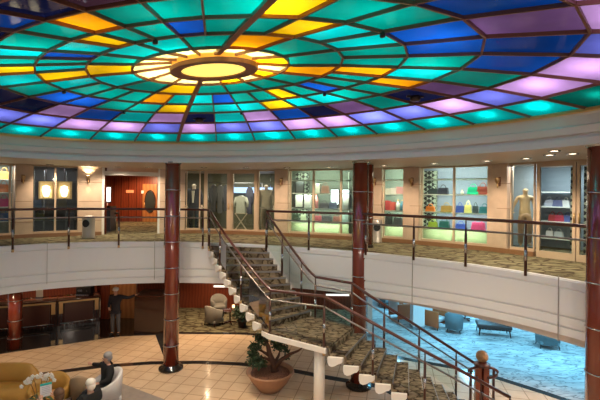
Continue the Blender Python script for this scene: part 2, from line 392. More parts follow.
for b in range(1, 7):
    idx = INNER if b == 1 else range(32)
    pts = []
    if b <= 1:
        for i in INNER:
            t0 = BARS[i]; t1 = BARS[(i+2) % 32]; t1 += 360 if t1 < t0 else 0
            pts += [dn(t0, radii[b], hts[b]), dn((t0+t1)/2, radii[b], hts[b])]
    else: pts = [dn(BARS[i], radii[b], hts[b]) for i in range(32)]
    pts = [p - Vector((0, 0, .02)) for p in pts]; mbr = MB()
    for p, q in zip(pts, pts[1:]+pts[:1]): mbr.bar([p, q], .028, .045)
    mbr.build('ring', BRONZE, DOME)
# hub: drum with a lit disc
hubm = mat('hub_disc_glass', (1, .8, .4), .3, emit=(1, .72, .14), estr=.8)
orm = mat('hub_side_glass', (.9, .45, .1), .3, emit=(1, .40, .03), estr=.55)
def hubpt(t, r, z): p = oval(t, r, UD); return Vector((p.x + .09, p.y - .04, z))
zb, zt = EYE + .975*UD, EYE + 1.04*UD
mb = MB(); n = 48; v_ = [hubpt(360*k/n, .262, zb) for k in range(n)] + [hubpt(360*k/n, .268, zt) for k in range(n)]
mb.add(v_, [(k, (k+1) % n, n+(k+1) % n, n+k) for k in range(n)]); mb.build('hub_drum', orm, DOME)
mb = MB(); v_ = [hubpt(360*k/n, r, z) for r, z in ((.20, zb-.02), (.272, zb-.03), (.275, zb+.04), (.20, zb+.02)) for k in range(n)]
mb.add(v_, [(i*n+k, i*n+(k+1) % n, ((i+1) % 4)*n+(k+1) % n, ((i+1) % 4)*n+k) for i in range(4) for k in range(n)]); mb.build('hub_rim', BRONZE, DOME)
mb = MB(); mb.add([hubpt(360*k/n, .205, zb+.005) for k in range(n)], [tuple(range(n))]); mb.build('hub_disc', hubm, DOME)
for i, b in ((8, 4), (1, 4)):      # two small spot lamps set in dark panes
    t = (BARS[i]+BARS[i+1])/2; p = dn(t, (radii[b]+radii[b+1])/2, (hts[b]+hts[b+1])/2)
    mb = MB(); mb.lathe([(.07, -.12), (.10, -.10), (.10, -.02), (.03, .0)], p, 12); mb.bar([p+Vector((-.16, 0, -.03)), p+Vector((.16, 0, -.03))], .05, .03)
    mb.build('spot_lamp', DKMET, DOME)
    spot('dome_spot', p - Vector((0, 0, .14)), p + Vector((.2, -.4, -5)), 420, (1, .76, .52), 1.5, .8)
# lamps behind the glass
DL = .62
def backlight(t, r, h, P, sz=.35, dz=.42, c=(1, .97, .9)):
    p = dn(t, r, h); area('glass_lamp', p + Vector((0, 0, dz)), sz, P*DL, c, p)
for i in range(32):
    tm = BARS[i] + ((BARS[(i+1) % 32]-BARS[i]) % 360)/2
    backlight(tm, (RR[4]*.5+RR[5]*.5), (HH[4]+HH[5])/2, 5.0*random.uniform(.7, 1.3), .3, .38)
    if i % 2 == 0:
        tb = BARS[(i+1) % 32]
        backlight(tb, (RR[2]+RR[3])/2, (HH[2]+HH[3])/2, 7.5*random.uniform(.6, 1.4), .3, .5)
        backlight(tb, (RR[1]*.5+RR[2]*.5), (HH[1]+HH[2])/2, 3.0*random.uniform(.8, 1.3), .25, .45)
    backlight(tm, RR[5]*.55+RR[6]*.45, (HH[5]*.55+HH[6]*.45), 2.0*random.uniform(.7, 1.2), .14, .16)
for k in range(8):
    backlight(k*45+10, .38, 1.03, 11, .2, .35, (1, .93, .75))

# ------------------------------------------------------------------ columns
def column(px, Y, label):
    p = at(px, 210, Y); t = thing('column', (p.x, p.y, ZL), label, 'column', 'round mahogany columns', kind='thing')
    MB().lathe([(.22, .14), (.22, ZC-ZL-.004)], p*1 - Vector((0, 0, p.z-ZL)), 32).build('shaft', MAHOG, t)
    for k in range(8):
        z = 1.68 - .775*k
        MB().lathe([(.222, -.012), (.231, -.01), (.231, .01), (.222, .012)], (p.x, p.y, z), 32).build('band', STEEL, t)
    MB().lathe([(.36, .0), (.36, .05), (.33, .08), (.24, .10), (.23, .15)], (p.x, p.y, ZL), 32).build('base', BLKGL, t)
    MB().lathe([(.228, .0), (.25, .03), (.25, .06)], (p.x, p.y, ZC-.06), 32).build('collar', STEEL, t)
    return p
cl = column(172.6, 12.35, 'round mahogany column beside the lit shop entrance, left of the staircase')
cm = column(360.5, 11.35, 'round mahogany column rising behind the staircase landing')
cr = column(602, 7.05, 'round mahogany column cut off at the right edge of the photo')
p = at(367.3, 210, 12.55); t = thing('column', (p.x, p.y, 0), 'slimmer mahogany column on the upper deck just behind the staircase column', 'column', 'round mahogany columns', kind='thing')
MB().lathe([(.18, .08), (.18, ZC-.005)], (p.x, p.y, 0), 28).build('shaft', MAHOG, t); MB().lathe([(.20, 0), (.20, .06), (.182, .09)], (p.x, p.y, 0), 28).build('base', DKMET, t)
for z in (.9, 1.68): MB().lathe([(.182, -.012), (.191, -.01), (.191, .01), (.182, .012)], (p.x, p.y, z), 28).build('band', STEEL, t)
pb = on(15, 348, ZL)
t = thing('column', pb, 'short round mahogany column at the marble edge in front of the bar', 'column', 'round mahogany columns', kind='thing')
MB().lathe([(.21, 0), (.21, 2.5)], pb, 28).build('shaft', MAHOG, t)
for z in (.35, .95, 1.62, 2.2): MB().lathe([(.212, -.012), (.222, -.01), (.222, .01), (.212, .012)], pb+Vector((0, 0, z)), 28).build('band', STEEL, t)

# ------------------------------------------------------------------ balustrades
def along(pts, s):
    d = 0
    for p, q in zip(pts, pts[1:]):
        l = (q-p).length
        if d+l >= s: return p.lerp(q, (s-d)/l)
        d += l
    return pts[-1].copy()
def balustrade(label, base, hts_, post_s, drop=.2, gap=.26, posts_kw=None, glass=True):
    """base: list of points at foot level; hts_: rail height per point; post_s: indices into base where posts stand"""
    t = thing('glass_balustrade', base[0], label, 'balustrade', 'glass balustrades with wooden handrails')
    rail = [p + Vector((0, 0, h)) for p, h in zip(base, hts_)]
    MB().tube(rail, .036, 10).build('handrail', RAILW, t)
    mid = [p - Vector((0, 0, gap)) for p in rail]
    MB().tube(mid, .022, 8).build('lower_rail', mat('rail_steel', (.26, .23, .22), .3, .9), t)
    for i in post_s:
        p = base[i]; mb = MB(); mb.tube([p - Vector((0, 0, drop)), p + Vector((0, 0, hts_[i]-gap*.95))], .03, 8); mb.tube([p + Vector((0, 0, hts_[i]-gap*.95)), p + Vector((0, 0, hts_[i]-.03))], .016, 8)
        po = mb.build('post', POSTB, t)
        MB().tube([p + Vector((0, 0, .28)), p + Vector((0, 0, .50))], .033, 8).build('sleeve', STEEL, po)
        if drop > .1: MB().tube([p - Vector((0, 0, drop+.01)), p - Vector((0, 0, drop-.07))], .034, 8).build('foot_cap', BRASS, po)
    if glass:
        for a, b in zip(post_s, post_s[1:]):
            mb = MB()
            for i in range(a, b):
                p, q = base[i], base[i+1]; hp, hq = hts_[i]-gap-.02, hts_[i+1]-gap-.02
                mb.add([p+Vector((0, 0, .06)), q+Vector((0, 0, .06)), q+Vector((0, 0, hq)), p+Vector((0, 0, hp))], [(0, 1, 2, 3)])
            mb.build('glass_panel', RAILG, t)
    return t, rail
def oval_run(px_list, n=7):
    pts = [on_oval(x, -.1) for x in px_list]; out = []; idx = []
    xs = []
    for a, b in zip(px_list, px_list[1:]): idx.append(len(xs)); xs += [a + (b-a)*k/n for k in range(n)]
    idx.append(len(xs)); xs.append(px_list[-1])
    return [on_oval(x, -.1) for x in xs], idx
b_l, i_l = oval_run([-42, 13, 69, 119, 165, 203, 209])
TL = b_l[-1].copy(); balustrade('long glass balustrade along the upper deck left of the staircase', b_l, [1.07]*len(b_l), i_l, .14)
b_r, i_r = oval_run([267, 309, 366, 414, 466, 526, 596])
TR = b_r[0].copy(); balustrade('long glass balustrade along the upper deck right of the staircase', b_r, [1.07]*len(b_r), i_r, .03)

# ------------------------------------------------------------------ staircase
def bez(p, c, q, t): return p*(1-t)**2 + c*2*t*(1-t) + q*t*t
ZM = -1.85; N1 = 11
TLs, TRs = TL + (TR-TL)*.02, TR + (TL-TR)*.02
Lb, Rb = Vector((-.74, 10.25, 0)), Vector((.46, 11.5, 0))
NR, FR = Vector((.68, 9.3, 0)), Vector((1.42, 10.7, 0))
NF, FF = Vector((4.45, 8.62, 0)), Vector((4.45, 10.3, 0))
def e1(t): return bez(TLs, (TLs+Lb)/2 + Vector((-.12, -.1, 0)), Lb, t), bez(TRs, (TRs+Rb)/2 + Vector((-.1, -.0, 0)), Rb, t)
def e2(t): return bez(NR, (NR+NF)/2 + Vector((0, -.02, 0)), NF, t), bez(FR, (FR+FF)/2, FF, t)
ST = thing('staircase', (0, 10.5, ZL), 'carpeted staircase turning at a landing between the two decks', 'staircase')
def Zs(v, z): return Vector((v.x, v.y, z))
NOSE = mat('nosing', (.22, .21, .22), .4, .4)
def flight(e, z0, n, rise):
    for i in range(1, n):
        z = z0 - rise*i; ta, tb = (i-1)/n, i/n
        la, ra = e(ta); lb, rb = e(tb + .10/n)
        mb = MB(); mb.hexa([Zs(p, z-.05) for p in (la, lb, rb, ra)], [Zs(p, z) for p in (la, lb, rb, ra)])
        lr, rr_ = e(ta + .10/n)
        mb.hexa([Zs(p, z-.02) for p in (la, lr, rr_, ra)], [Zs(p, z+rise-.05) for p in (la, lr, rr_, ra)])
        tr_ = mb.build('tread', STAIRC, ST)
        l0, r0 = e(tb + .085/n); l1, r1 = e(tb + .125/n)
        MB().hexa([Zs(p, z-.045) for p in (l0, l1, r1, r0)], [Zs(p, z+.004) for p in (l0, l1, r1, r0)]).build('nosing', NOSE, tr_)
        prof = [(.03, -.05), (.03, -.17), (.10, -.235), (.28, -.265), (.50, -.24), (.72, -.19), (.90, -.17), (.985, -.13), (.985, -.05)]
        a, b = [], []
        for s, dz in prof:
            l, r = e(min(1.0, ta + s/n)); d = (l-r).normalized()*.07
            a.append(Zs(l+d, z+dz)); b.append(Zs(r-d, z+dz))
        MB().hexa(a, b).build('tread_underside', WHITE, ST)
    l, r = e((n-1)/n); lr, rr_ = e(1.0); z = z0 - rise*n
    MB().hexa([Zs(p, z-.02) for p in (l, l.lerp(lr, .1), r.lerp(rr_, .1), r)], [Zs(p, z+rise-.05) for p in (l, l.lerp(lr, .1), r.lerp(rr_, .1), r)]).build('riser', STAIRC, ST)
rise = 1.85/11
flight(e1, 0.0, N1, rise); flight(e2, ZM, N1, rise)
pl = e1((N1-1)/N1)
land = [pl[0], Lb, NR, FR, Rb, pl[1]]
mb = MB(); mb.prism([(p.x, p.y) for p in land], ZM-.05, ZM); mb.build('landing', STAIRC, ST)
c = sum((p for p in land), Vector())/6
def perp(p, q): d = (q-p).normalized(); return Vector((d.y, -d.x, 0))
n1, n2 = perp(Lb, NR)*.05, perp(FR, Rb)*.05; al = (NR-Lb).normalized()
l2 = [pl[0], Lb + n1, NR + n1 - al*.05, FR + n2 - al*.05, Rb + n2, pl[1]]
mb = MB(); mb.prism([(p.x, p.y) for p in l2], ZM-.17, ZM-.05); mb.build('landing_underside', WHITE, ST)
sp = at(319.5, 350, 9.75)
MB().lathe([(.132, 0), (.132, ZM-.17-ZL)], (sp.x, sp.y, ZL), 24).build('support_post', WHITE, ST)
mb = MB()
def stair_rail(label, segs, posts, extra=None):
    base, h = [], []; idx = []
    for k, (p, hh, ispost) in enumerate(segs):
        base.append(p); h.append(hh)
        if ispost: idx.append(k)
    return balustrade(label, base, h, idx, drop=.22, gap=.24)
def edge_pts(e, side, z0, ts, inset=.02):
    out = []
    for t in ts:
        l, r = e(t); p = (l + (l-r).normalized()*inset) if side == 0 else (r + (r-l).normalized()*inset)
        out.append(Zs(p, z0 - 1.85*t))
    return out
HL = 1.13
# left / near rail : flight one left edge, landing near edge, flight two near edge
ts = [0, .06, .14, .25, .37, .5, .63, .75, .88]
A = edge_pts(e1, 0, 0, ts)
segs = [(A[0]+Vector((0, 0, 0)), 1.07, True), (A[1], 1.08, False)] + [(p, 1.06, t in (.25, .63)) for p, t in zip(A[2:], ts[2:])]
ln = Zs(Lb, ZM) + Vector((.02, .03, 0)); segs += [(ln, 1.03, True), (Zs(Lb.lerp(NR, .5), ZM), 1.08, False), (Zs(Lb.lerp(NR, .93), ZM), HL-.01, True)]
ts2 = [.12, .26, .40, .55, .7, .85, 1.0]
A = edge_pts(e2, 0, ZM, ts2); segs += [(p, 1.08, t in (.26, .55, .85, 1.0)) for p, t in zip(A, ts2)]
stair_rail('stair balustrade on the near side with three gold footed posts', segs, None)
A = edge_pts(e1, 1, 0, ts)
segs = [(A[0], 1.07, True), (A[1], 1.08, False)] + [(p, 1.06, t in (.37, .75)) for p, t in zip(A[2:], ts[2:])]
segs += [(Zs(Rb, ZM), HL, True), (Zs(Rb.lerp(FR, .5), ZM), HL, False), (Zs(Rb.lerp(FR, .96), ZM), HL, True)]
ts3 = [.12, .26, .40, .55, .7, .85, .985]
A = edge_pts(e2, 1, ZM, ts3); segs += [(p, 1.08, t in (.26, .55, .85)) for p, t in zip(A, ts3)]
stair_rail('stair balustrade on the far side running down to the newel', segs, None)
# newel with ball
nw = at(482, 356, 10.35); nb = Vector((nw.x, nw.y, ZL))
t = thing('newel_post', nb, 'ornate newel post with a wooden ball at the stair foot', 'newel post')
for dx, dy in ((-.1, 0), (.1, 0), (0, .1)): MB().box((nb.x+dx, nb.y+dy, ZL+.53), (.14, .1, 1.04)).build('shaft', MAHOG, t)
for dx in (-.29, .29): MB().tube([(nb.x+dx, nb.y-.02, ZL), (nb.x+dx, nb.y-.02, ZL+.92)], .032, 10).build('side_post', POSTB, t)
for sg in (-1, 1):
    MB().tube([(nb.x+sg*(.12+.26*math.sin(a)), nb.y-.05, ZL+.86+.13*math.cos(a)) for a in [math.pi*k/10 for k in range(11)]], .033, 10).build('scroll', RAILW, t)
MB().lathe([(.2, 0), (.2, .04), (.12, .07), (.09, .10)], (nb.x, nb.y, ZL+1.03), 20).build('cap', RAILW, t)
MB().ball((nb.x, nb.y, ZL+1.25), .15, 10).build('ball', mat('ball_wood', (.42, .24, .12), .4, var=.3, vscale=10), t)

# ------------------------------------------------------------------ shop fronts on the upper deck
WALL_PX = [(-60, 244), (0, 239.3), (32, 237.5), (78, 235.5), (104, 234.8), (160, 233.4), (186, 233), (230, 233.3), (276, 235.6), (350, 239.5), (405, 243), (490, 251), (535, 256.5), (585, 262.5), (640, 270)]
WP = [on(x, y, 0) for x, y in WALL_PX]
def wpt(px, back=0.0):
    """point of the shop front (pushed back by a distance) in the direction of a picture column"""
    u, _ = uv(px, 215); k = u/F; best = None
    for p, q in zip(WP, WP[1:]):
        d = (q-p).normalized(); n = Vector((-d.y, d.x, 0)); p2, q2 = p + n*back, q + n*back
        fa, fb = p2.x - k*p2.y, q2.x - k*q2.y
        if abs(fa-fb) < 1e-9: continue
        t = fa/(fa-fb); e = max(0, -t, t-1)
        if best is None or e < best[0] - 1e-6: best = (e, p2.lerp(q2, t))
    return best[1]
def wframe(px0, px1):
    A, B = wpt(px0), wpt(px1); d = (B-A); L_ = d.length; d.normalize(); n = Vector((-d.y, d.x, 0))   # n points away from the void
    return A, B, d, n, L_, math.atan2(d.y, d.x)
def wbox(mb, px0, px1, z0, z1, b0, b1, mi=0):
    """box on the shop front between two picture columns; b0..b1 = depth behind the wall line"""
    A, B = wpt(px0, (b0+b1)/2), wpt(px1, (b0+b1)/2); d = B-A; L_ = d.length; rz = math.atan2(d.y, d.x); c = (A+B)/2
    mb.box((c.x, c.y, (z0+z1)/2), (L_, abs(b1-b0), z1-z0), rz, mi); return mb
def wz(px, py, back=0.0):
    p = wpt(px, back); u, v = uv(px, py); return EYE - v*p.y/F
# pilasters (structure) with a base and joints
mb = MB(); mj = MB()
for a, b in ((14, 31.5), (78.5, 102), (159, 166), (167, 185), (276.5, 289.5), (371, 383), (405.5, 421), (490.5, 510)):
    wbox(mb, a, b, 0, ZC, -.05, .35)
    for z in (.55, 1.25, 1.95): wbox(mj, a, b, z-.008, z+.008, -.056, -.045)
struct('wall_back', mb, PANELM); struct('trim_8', mj, mat('joint', (.30, .19, .12), .6))
mb = MB()
for a, b in ((-40, 14), (14, 31.5), (31.5, 78.5), (78.5, 102), (167, 200), (200, 260), (260, 276.5), (276.5, 289.5), (289.5, 371), (371, 383), (383, 405.5), (405.5, 421), (421, 490.5), (490.5, 510), (510, 535)):
    wbox(mb, a, b, 0, .13, -.09, .12)
struct('baseboard_back', mb, mat('base_wood', (.26, .13, .06), .4))
mb = MB()
for a, b in ((-40, 14), (31.5, 78.5), (185, 228), (228, 276.5), (289.5, 330), (330, 371), (383, 405.5), (421, 456), (456, 490.5), (510, 545), (545, 590), (590, 640)):
    wbox(mb, a, b, 2.47, ZC, -.02, .12)
struct('trim_9', mb, FRAMEW)
# shop back walls
SHOPW = mat('shop_wall', (.30, .30, .26), .7); SHOPD = mat('shop_wall_dark', (.07, .06, .055), .6); SHOPB = mat('shop_wall_blue', (.30, .36, .42), .6)
def back(name, a, b, depth, m):
    mb = MB(); wbox(mb, a, b, 0, ZC, depth, depth+.08); return struct(name, mb, m)
back('wall_1', -40, 14, 1.3, SHOPW); back('wall_2', 31.5, 78.5, 1.6, SHOPD); back('wall_3', 180, 280, 3.2, mat('boutique_wall', (.13, .12, .07), .7))
mb = MB(); wbox(mb, 283, 371, 0, ZC, .75, .83); struct('wall_8', mb, mat('display_back_dark', (.15, .17, .14), .6))
mb = MB(); wbox(mb, 371, 383, 0, ZC, .75, .83); wbox(mb, 379, 408, 0, ZC, .75, .83); struct('wall_4', mb, BACKG)
mb = MB(); wbox(mb, 415, 456, 0, ZC, .75, .83); wbox(mb, 456, 496, 0, ZC, .75, .83); struct('wall_7', mb, mat('display_back_blue', (.26, .29, .40), .6))
back('wall_5', 500, 537, 1.5, SHOPB); back('wall_6', 537, 640, 2.6, SHOPB)
# window units: frame + panes
wn = [0]
def window(a, b, mull, z0=.13, z1=2.47, fm=FRAMEW):
    wn[0] += 1; n = 'window_%d' % wn[0]
    mb = MB(); fw = (b-a)*.02 if b-a > 40 else .9
    for x in [a] + mull + [b]: wbox(mb, x-.9 if x != a else x, x+.9 if x != b else x, z0, z1, -.02, .08)
    wbox(mb, a, (a+b)/2, z0, z0+.07, -.03, .08); wbox(mb, (a+b)/2, b, z0, z0+.07, -.03, .08)
    o = struct(n, mb, fm)
    mb = MB()
    for x, y in zip([a]+mull, mull+[b]): wbox(mb, x+.9, y-.9, z0+.07, z1, .025, .035)
    part_struct('pane', mb, GLASS, o); return o
window(-30, 13, [9.5]); window(32, 78, [55])
window(186, 200, []); window(258, 276, []); window(290, 371, [313.5, 341]); window(383.5, 405, []); window(421.5, 490, [454])
window(511, 535, [])
# doors
def shop_door(n, a, b, hx):
    mb = MB(); w = 3.2
    wbox(mb, a, a+w, 0, 2.47, -.03, .05); wbox(mb, b-w, b, 0, 2.47, -.03, .05); wbox(mb, a+w, b-w, 2.38, 2.47, -.03, .05); wbox(mb, a+w, b-w, 0, .18, -.03, .05)
    o = struct(n, mb, FRAMEW)
    m2 = MB(); wbox(m2, a+w, b-w, .18, 2.38, .005, .015); part_struct('pane', m2, GLASS, o)
    m3 = MB(); p = wpt(hx, -.08); m3.tube([(p.x, p.y, .95), (p.x, p.y, 1.2)], .02, 8); m3.build('door_handle', BRASS, o)
    return o
shop_door('door_1', 204, 230, 228.3); shop_door('door_2', 230, 257.5, 232); shop_door('door_3', 537, 576, 574); shop_door('door_4', 577, 615, 579)

LW, LG, LC = (1, .79, .58), (.86, 1.0, .80), (.80, .92, 1.0)
# display shelving in the lit windows
SHZ = [2.13, 1.64, 1.07, .55]
def shelving(label, a, b, latt=None):
    p = wpt((a+b)/2, .35); t = thing('display_shelving', (p.x, p.y, 0), label, 'shelving', 'lit display shelving behind shop windows')
    for z in SHZ:
        m = MB(); wbox(m, a, b, z-.03, z, .12, .74); m.build('shelf', SHELFM, t)
        A, B, d, n, L_, rz = wframe(a, b); c = (wpt(a, .16)+wpt(b, .16))/2
        area('shelf_strip', (c.x, c.y, z-.04), L_*.9, 6.4*L_, LG, (c.x+n.x*.35, c.y+n.y*.35, z-.45), .05)
    A, B, d, n, L_, rz = wframe(a, b); c = (wpt(a, .16)+wpt(b, .16))/2
    area('shelf_strip', (c.x, c.y, 2.48), L_*.9, 4.4*L_, LG, (c.x+n.x*.4, c.y+n.y*.4, 2.1), .05)
    m = MB(); wbox(m, a, b, .13, .52, .46, .50); m.build('plinth', mat('plinth_green', (.36, .38, .22), .5), t)
    if latt:
        m = MB(); wbox(m, latt[0], latt[1], .55, 2.42, .70, .735); m.build('lattice_screen', LATT, t)
    for x in (a+.4, b-.4):
        m = MB(); wbox(m, x-.3, x+.3, .13, 2.45, .66, .74); m.build('upright', SHELFM, t)
shelving('lit shelving crowded with black and white goods left of the landing column', 290.5, 349, (295.5, 309))
shelving('narrow lit shelving between two pilasters right of the landing column', 384, 404.8)
shelving('wide lit shelving of colourful handbags with a lattice screen', 422, 489.5, (422.5, 437))

# goods on the shelves
def goods_mat(c, r=.4): return mat('goods_%02x%02x%02x' % tuple(int(255*min(1, x)) for x in c), c, r)
def handbag(px, zi, wpx, hpx, color, label, kind='bag', back_=.32):
    z = SHZ[zi]; p = wpt(px, back_); k = p.y/F*1.18; w, h = wpx*k, hpx*k
    d = wframe(px-2, px+2); rz = d[5]; m = goods_mat(color)
    if kind == 'bag':
        t = thing('handbag', (p.x, p.y, z), label, 'handbag', 'handbags and goods in the lit shop windows', rz)
        q = MB(); s = [(-.5, 0), (.5, 0), (.42, .68), (-.42, .68)]
        dd = min(.16, w*.4)
        fr_ = [Vector((x*w, -dd/2*(1-.35*(zz > 0)), zz*h)) for x, zz in s]; bk = [Vector((x*w, dd/2*(1-.35*(zz > 0)), zz*h)) for x, zz in s]
        q.hexa(fr_, bk); q.build('body', m, t, True)
        MB().box((0, -dd*.42, h*.54), (w*.8, .012, h*.26)).build('flap', m, t, True)
        MB().tube([(w*.25*math.cos(a), 0, h*.66+h*.34*math.sin(a)) for a in [math.pi*j/8 for j in range(9)]], .012, 6).build('handle', m, t, True)
    elif kind == 'box':
        t = thing('gift_box', (p.x, p.y, z), label, 'box', 'handbags and goods in the lit shop windows', rz)
        MB().box((0, 0, h*.4), (w, .16, h*.8)).build('box_body', m, t, True); MB().box((0, 0, h*.9), (w*1.04, .17, h*.2)).build('lid', m, t, True)
    elif kind == 'frame':
        t = thing('framed_panel', (p.x, p.y, z), label, 'display panel', 'handbags and goods in the lit shop windows', rz)
        q = MB()
        for sx in (-1, 1): q.box((sx*(w/2-.02), 0, h/2), (.04, .05, h))
        q.box((0, 0, .02), (w, .05, .04)); q.box((0, 0, h-.02), (w, .05, .04)); q.build('frame', BLACK, t, True)
        MB().box((0, .01, h/2), (w-.06, .02, h-.06)).build('panel', m, t, True)
    elif kind == 'bottle':
        t = thing('bottle', (p.x, p.y, z), label, 'bottle', 'handbags and goods in the lit shop windows', rz)
        MB().lathe([(w*.5, 0), (w*.5, h*.6), (w*.2, h*.75), (w*.2, h*.9)], (0, 0, 0), 12).build('body', m, t, True); MB().lathe([(w*.24, h*.9), (w*.24, h)], (0, 0, 0), 10).build('cap', GOLD, t, True)
    return t
R_, G_, B_ = (.55, .05, .04), (.0, .42, .22), (.03, .07, .35)
for a in [
    (433, 1, 8, 7, (.02, .03, .03), 'black handbag on the second shelf in front of the lattice'),
    (443, 1, 9, 8, (.03, .03, .05), 'black handbag on the second shelf left of the mullion'),
    (473, 1, 9.5, 9, G_, 'bright green handbag on the second shelf'),
    (482.5, 1, 9.5, 10, (.30, .05, .03), 'red brown handbag beside the bright green one'),
    (462, 1, 2.6, 4, (.75, .72, .62), 'small pale bottle left of the green handbag', 'bottle'),
    (430.5, 2, 8, 6.5, (.75, .20, .02), 'orange handbag on the third shelf by the lattice'),
    (446.5, 2, 9.5, 8, (.38, .22, .06), 'tan basket handbag on the third shelf left of the mullion'),
    (460, 2, 7, 8.5, B_, 'dark blue handbag on the third shelf right of the mullion'),
    (468, 2, 6, 10, (.80, .72, .22), 'yellow scarf draped handbag on the third shelf'),
    (475.5, 2, 5, 9, (.04, .06, .07), 'narrow black handbag between the yellow and teal ones'),
    (484.5, 2, 8.5, 8.5, (.02, .16, .20), 'teal handbag on the third shelf near the pilaster'),
    (433, 3, 8, 7, (.33, .40, .03), 'olive green handbag on the lowest shelf'),
    (444.5, 3, 9, 9, (.02, .10, .09), 'dark teal handbag on the lowest shelf'),
    (461, 3, 9, 7, (.05, .10, .50), 'blue handbag on the lowest shelf behind the handrail'),
    (478.5, 3, 11.5, 10, (.80, .08, .25), 'hot pink handbag on the lowest shelf'),
    (388.5, 1, 5, 4.5, (.72, .66, .58), 'cream gift box on the second shelf of the narrow window', 'box'),
    (394, 1, 5, 5, (.85, .75, .70), 'white gift box on the second shelf of the narrow window', 'box'),
    (400, 1, 6, 6, (.75, .35, .35), 'pink gift box on the second shelf of the narrow window', 'box'),
    (387.5, 2, 5, 8, (.45, .05, .05), 'dark red gift box in the narrow window', 'box'),
    (392.8, 2, 4.5, 7, (.60, .10, .08), 'red gift box in the narrow window beside the dark red one', 'box'),
    (398, 2, 3.6, 9, (.70, .70, .66), 'white bottle in the narrow window', 'bottle'),
    (402, 2, 3, 9, (.05, .20, .30), 'blue bottle in the narrow window', 'bottle'),
    (389, 3, 6.5, 11, (.03, .03, .03), 'black handbag low in the narrow window', 'bag'),
    (398, 3, 8, 10, (.06, .06, .06), 'black round handled handbag low in the narrow window', 'bag'),
    (299.5, 1, 8, 10, (.05, .05, .05), 'black framed panel on the upper left display shelf', 'frame'),
    (299, 2, 8.5, 12, (.70, .72, .64), 'black framed panel with a pale picture', 'frame'),
    (308, 2, 5.5, 11, (.74, .74, .70), 'white gift box beside the pale framed picture', 'box'),
    (316, 2, 4, 13, (.60, .20, .20), 'pinkish red bottle by the first mullion', 'bottle'),
    (317, 1, 5, 8, (.62, .58, .50), 'beige gift box high by the first mullion', 'box'),
    (325, 1, 7, 9, (.20, .10, .07), 'dark brown handbag on the middle display shelf'),
    (324, 2, 8, 7, (.10, .08, .09), 'black handbag beneath the dark brown one'),
    (333, 2, 7, 8, (.12, .13, .20), 'navy handbag under the lit mirror'),
    (346, 2, 5.5, 10, (.72, .76, .76), 'white gift box next to the landing column', 'box'),
    (296, 3, 6, 9, (.05, .07, .05), 'black handbag lowest at the pilaster'),
    (303.5, 3, 5, 8, (.55, .58, .40), 'pale olive handbag low beside the black one'),
    (318, 3, 7, 8, (.45, .10, .12), 'crimson handbag low behind the handrail'),
    (327, 3, 9, 9, (.10, .09, .10), 'charcoal handbag low behind the handrail'),
    (337, 3, 7, 8, (.30, .12, .10), 'rust handbag low by the second mullion'),
    (346, 3, 6, 8, (.55, .70, .68), 'pale aqua gift box low by the landing column', 'box'),
]: handbag(*a)
# lit mirrors in that window
for px, w, lab in ((334.5, 8, 'bright white lit mirror panel left of the second mullion'), (345.5, 7, 'bright white lit mirror panel right of the second mullion')):
    p = wpt(px, .6); k = p.y/F
    t = thing('lit_mirror', (p.x, p.y, SHZ[1]-.42), lab, 'mirror', rz=wframe(px-2, px+2)[5])
    MB().rbox((0, 0, .28), (w*k, .05, .56), .05).build('lit_panel', mat('lit_panel', (.9, .95, 1), .3, emit=(.9, .97, 1), estr=.8), t, True)
    MB().box((0, .035, .28), (w*k+.05, .02, .62)).build('backing', BLACK, t, True)
# lanterns in the left window
LANT = mat('lantern_glow', (1, .8, .5), .4, emit=(1, .74, .42), estr=3.2)
for px, w, lab in ((46, 11.5, 'glowing lantern display box left of the window mullion'), (64, 11.5, 'glowing lantern display box right of the window mullion')):
    p = wpt(px, .7); k = p.y/F; z = wz(px, 199, .7); h = 17*k
    t = thing('lantern', (p.x, p.y, z), lab, 'lantern', rz=wframe(px-2, px+2)[5])
    q = MB(); w_ = w*k
    for sx in (-1, 1):
        for sy in (-1, 1): q.box((sx*w_/2, sy*w_/2, h/2), (.035, .035, h))
    q.box((0, 0, .02), (w_+.04, w_+.04, .04)); q.box((0, 0, h), (w_+.04, w_+.04, .04)); q.build('frame', BRASS, t, True)
    q = MB(); q.lathe([(.05, .08), (.09, .12), (.14, .34), (.11, .38), (.12, .46), (.02, .50)], (0, 0, 0), 16); q.build('glow_shade', LANT, t, True)
    q = MB(); q.tube([(0, 0, h+.03), (0, 0, ZC-z-.02)], .012, 6); q.build('hanger', DKMET, t, True)
    MB().box((0, w_/2-.01, h/2), (w_-.03, .01, h-.04)).build('back_plate', mat('lantern_back', (.75, .60, .35), .4), t, True)
# glass shelves behind the lanterns with dim goods, and goods in the far left window
t = thing('shop_rack', (*wpt(55, 1.2).xy, 0), 'dim dark display rack behind the two glowing lanterns', 'rack')
for z in (.5, 1.0, 2.0):
    m = MB(); wbox(m, 33, 77, z-.02, z, 1.05, 1.5); m.build('shelf', DKMET, t)
for x in (34, 44, 55, 66, 76):
    m = MB(); wbox(m, x-.3, x+.3, 0, 2.4, 1.45, 1.5); m.build('upright', STEEL, t)
for i, (px, z, c, lab) in enumerate(((37, 1.0, (.05, .07, .12), 'navy handbag on the dim rack left of the lanterns'), (50, 1.0, (.06, .05, .04), 'dark handbag on the dim rack below the left lantern'), (62, 1.0, (.10, .09, .05), 'bronze handbag on the dim rack below the right lantern'), (72, 1.0, (.05, .06, .07), 'slate handbag on the dim rack right of the lanterns'),
                                   (40, .5, (.12, .10, .03), 'olive handbag low on the dim rack'), (70, .5, (.04, .05, .08), 'blue black handbag low on the dim rack'))):
    SHZ.append(z); handbag(px, len(SHZ)-1, 7, 9, c, lab, 'bag', 1.25)
t = thing('shop_rack', (*wpt(3, .8).xy, 0), 'display rack of bright goods at the left edge of the photo', 'rack')
